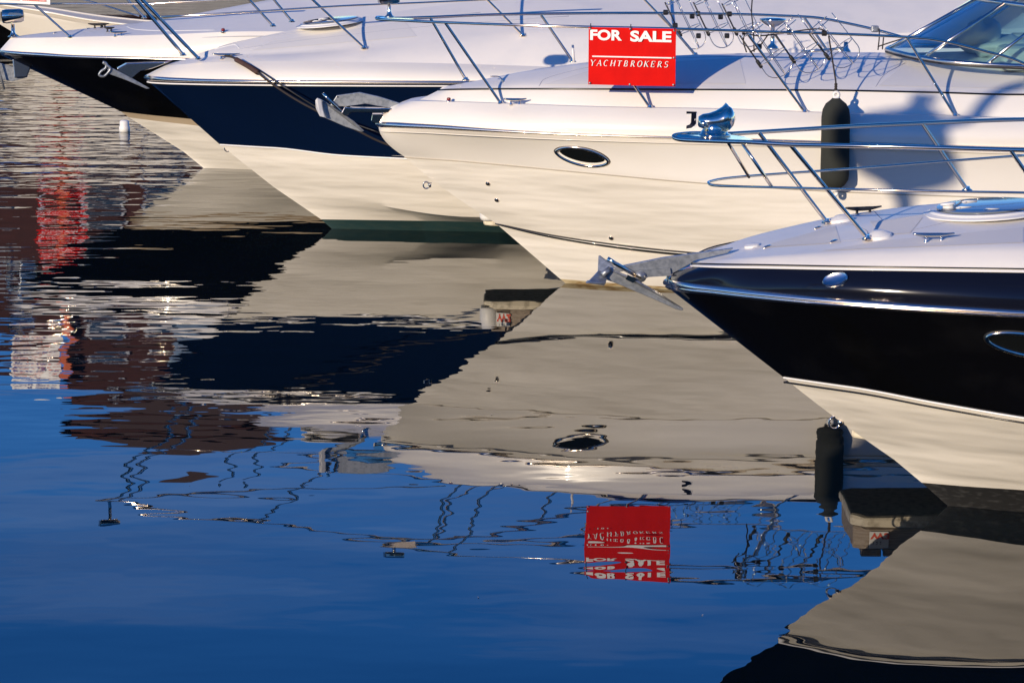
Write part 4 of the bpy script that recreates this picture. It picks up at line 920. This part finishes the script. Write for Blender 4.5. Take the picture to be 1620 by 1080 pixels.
# ==================================================================  finger pontoons behind the bows
def pontoon(name, x0, yc, ln, wd, z0, z1, label, code, roller):
    r = empty(name, (x0, yc, 0), label=label, cat='pontoon', group='finger pontoons between the moored boats')
    hw = wd / 2; c_ = .05
    out = [(0, -hw + c_ * 1.4), (c_ * 1.8, -hw), (ln, -hw), (ln, hw), (c_ * 1.8, hw), (0, hw - c_ * 1.4)]
    zs = z0 + (z1 - z0) * .32
    MB().prism([(x, y, (zs + z1) / 2) for x, y in out], (0, 0, z1 - zs - .01)).build('frame_beam', M['wood'], r, smooth=False, bevel=.015)
    o2 = [(x - (.02 if x < ln - .1 else 0), y * 1.04) for x, y in out]
    MB().prism([(x, y, (zs + z0) / 2) for x, y in o2], (0, 0, zs - z0)).build('rubbing_strip', M['strip'], r, smooth=False, bevel=.02)
    k = 0; pm = None
    while .1 + k * .145 < ln - .1:
        x = .12 + k * .145; w_ = wd * (.98 if x > c_ * 1.8 else .62 + .2 * x / c_)
        if pm is None:
            pm = MB().box((0, 0, 0), (.13, 1, .03)).build('plank', M['wood'], r, smooth=False, bevel=.004); pk = pm
        else:
            pk = pm.copy(); C.objects.link(pk); pk.parent = r
        pk.location = (x, 0, z1 + .015 + random.uniform(-.002, .002)); pk.scale = (1, w_, 1); k += 1
    for x in (ln * .35, ln * .75): MB().box((x, 0, z0 / 2 - .2), (1.2, wd * .8, z0 + .38)).build('float', M['rubber'], r, smooth=False, bevel=.05)
    # number plate on the chamfered corner facing the quay
    a, b = Vector((0, -hw + c_ * 1.4, 0)), Vector((c_ * 1.8, -hw, 0)); mid_ = (a + b) / 2; d = (b - a).normalized(); nrm = Vector((d.y, -d.x, 0))
    ang = math.atan2(d.y, d.x)
    pl_ = MB().box((0, 0, 0), (.125, .006, .125)).build('number_plate', M['signw'], r, smooth=False, bevel=.002)
    pl_.location = b + Vector((.075, -.012, (zs + z1) / 2)); pl_.rotation_euler = (0, 0, 0)
    text('lettering', code, M['red_print'], pl_, (-.055, -.005, -.045), R90, .082, bold=.003)
    text('lettering', '1 2 2', M['rubber'], pl_, (-.045, -.005, .028), R90, .03)
    if roller:
        MB().lathe((.035, -hw + .06, z0 - .02), (0, 0, 1), [(.07, .075), (.10, .09), (z1 - z0 - .03, .09), (z1 - z0 + .01, .07)], n=20).build('corner_roller', M['wvinyl'], r)
    return r
pD = D.o; pC = Cb.o; pA = A.o
y1 = 240.0
YD = FPX * math.cos(math.atan(CAMZ / 1)) if False else None
fd = at_z(1352, 755, 0.0); pontoon('finger_pontoon', fd.x, fd.y + .40, 6.0, .8, .25, .50, 'finger pontoon hidden behind the black bow, its plated end mirrored at right', 'W3', False)
fc = at_z(768, 418, 0.0); pontoon('finger_pontoon', fc.x, fc.y + .35, 7.0, .7, .36, .60, 'finger pontoon behind the all white bow, its white roller mirrored', 'W2', True)
fa = at_z(196, 228, 0.0)
wr = MB().lathe((at_z(197, 208).x, at_z(197, 208).y, -.02), (0, 0, 1), [(0, .07), (.08, .07), (.09, .06), (.15, .06), (.165, .04)], n=20).build('mooring_float', M['wvinyl'])
tag(wr, 'small white float on the water below the black and tan bow', 'float')

# ==================================================================  added unseen blocker, shaped to cast the round shadow on the white boat
TH = 14.1 / math.cos(_el)
def sunward(px, py, t=TH): return Cb.world(Cb.hit(px, py)[0]) + sdir * t
g = sunward(1424, 232); top_ = sunward(1456, 176); fin = sunward(1466, 158)
lp = empty('shadow_blocker', (g.x, g.y, 0), label='added blocker on a pile, out of frame, shaped to shadow the all white boat', cat='blocker')
def loc(v): return v - Vector((g.x, g.y, 0))
MB().lathe((0, 0, -1), (0, 0, 1), [(0, .09), (g.z + .7, .07)], n=14).build('pile', M['galv'], lp)
v_, f_ = lump(loc(g), .42, .42, .36, 5); MB().add(v_, f_).build('blocker', M['galv'], lp)
MB().lathe(loc(top_) - Vector((0, 0, .16)), (0, 0, 1), [(0, .30), (.06, .25), (.14, .20), (.2, .10), (.24, .05), (.27, .05), (.28, .12), (.31, .12), (.33, .04)], n=20).build('blocker_cap', M['galv'], lp)
ap = [loc(sunward(*q_)) for q_ in ((1490, 196), (1530, 188), (1548, 178), (1562, 160), (1590, 142), (1618, 134))]
MB().tube(smooth_path(ap, 5), .065, n=10).build('blocker_arm', M['galv'], lp)

# a few leaves and specks afloat
fl = MB()
for px, py in ((1111, 973), (778, 656), (757, 945), (1305, 900)):
    p = at_z(px, py); a = random.uniform(0, 3.1); r = random.uniform(.004, .008)
    fl.add([(p.x + math.cos(a + t) * r * k, p.y + math.sin(a + t) * r * k * 1.6, .004 + .003 * math.cos(t * 2)) for t, k in ((0, 1), (1.2, .5), (2.4, .8), (3.5, .5), (4.8, .7))], [(0, 1, 2, 3, 4)])
tag(fl.build('floating_leaves', M['strip'], smooth=False), 'tiny pale leaves afloat on the calm blue water', 'leaves', kind='stuff')
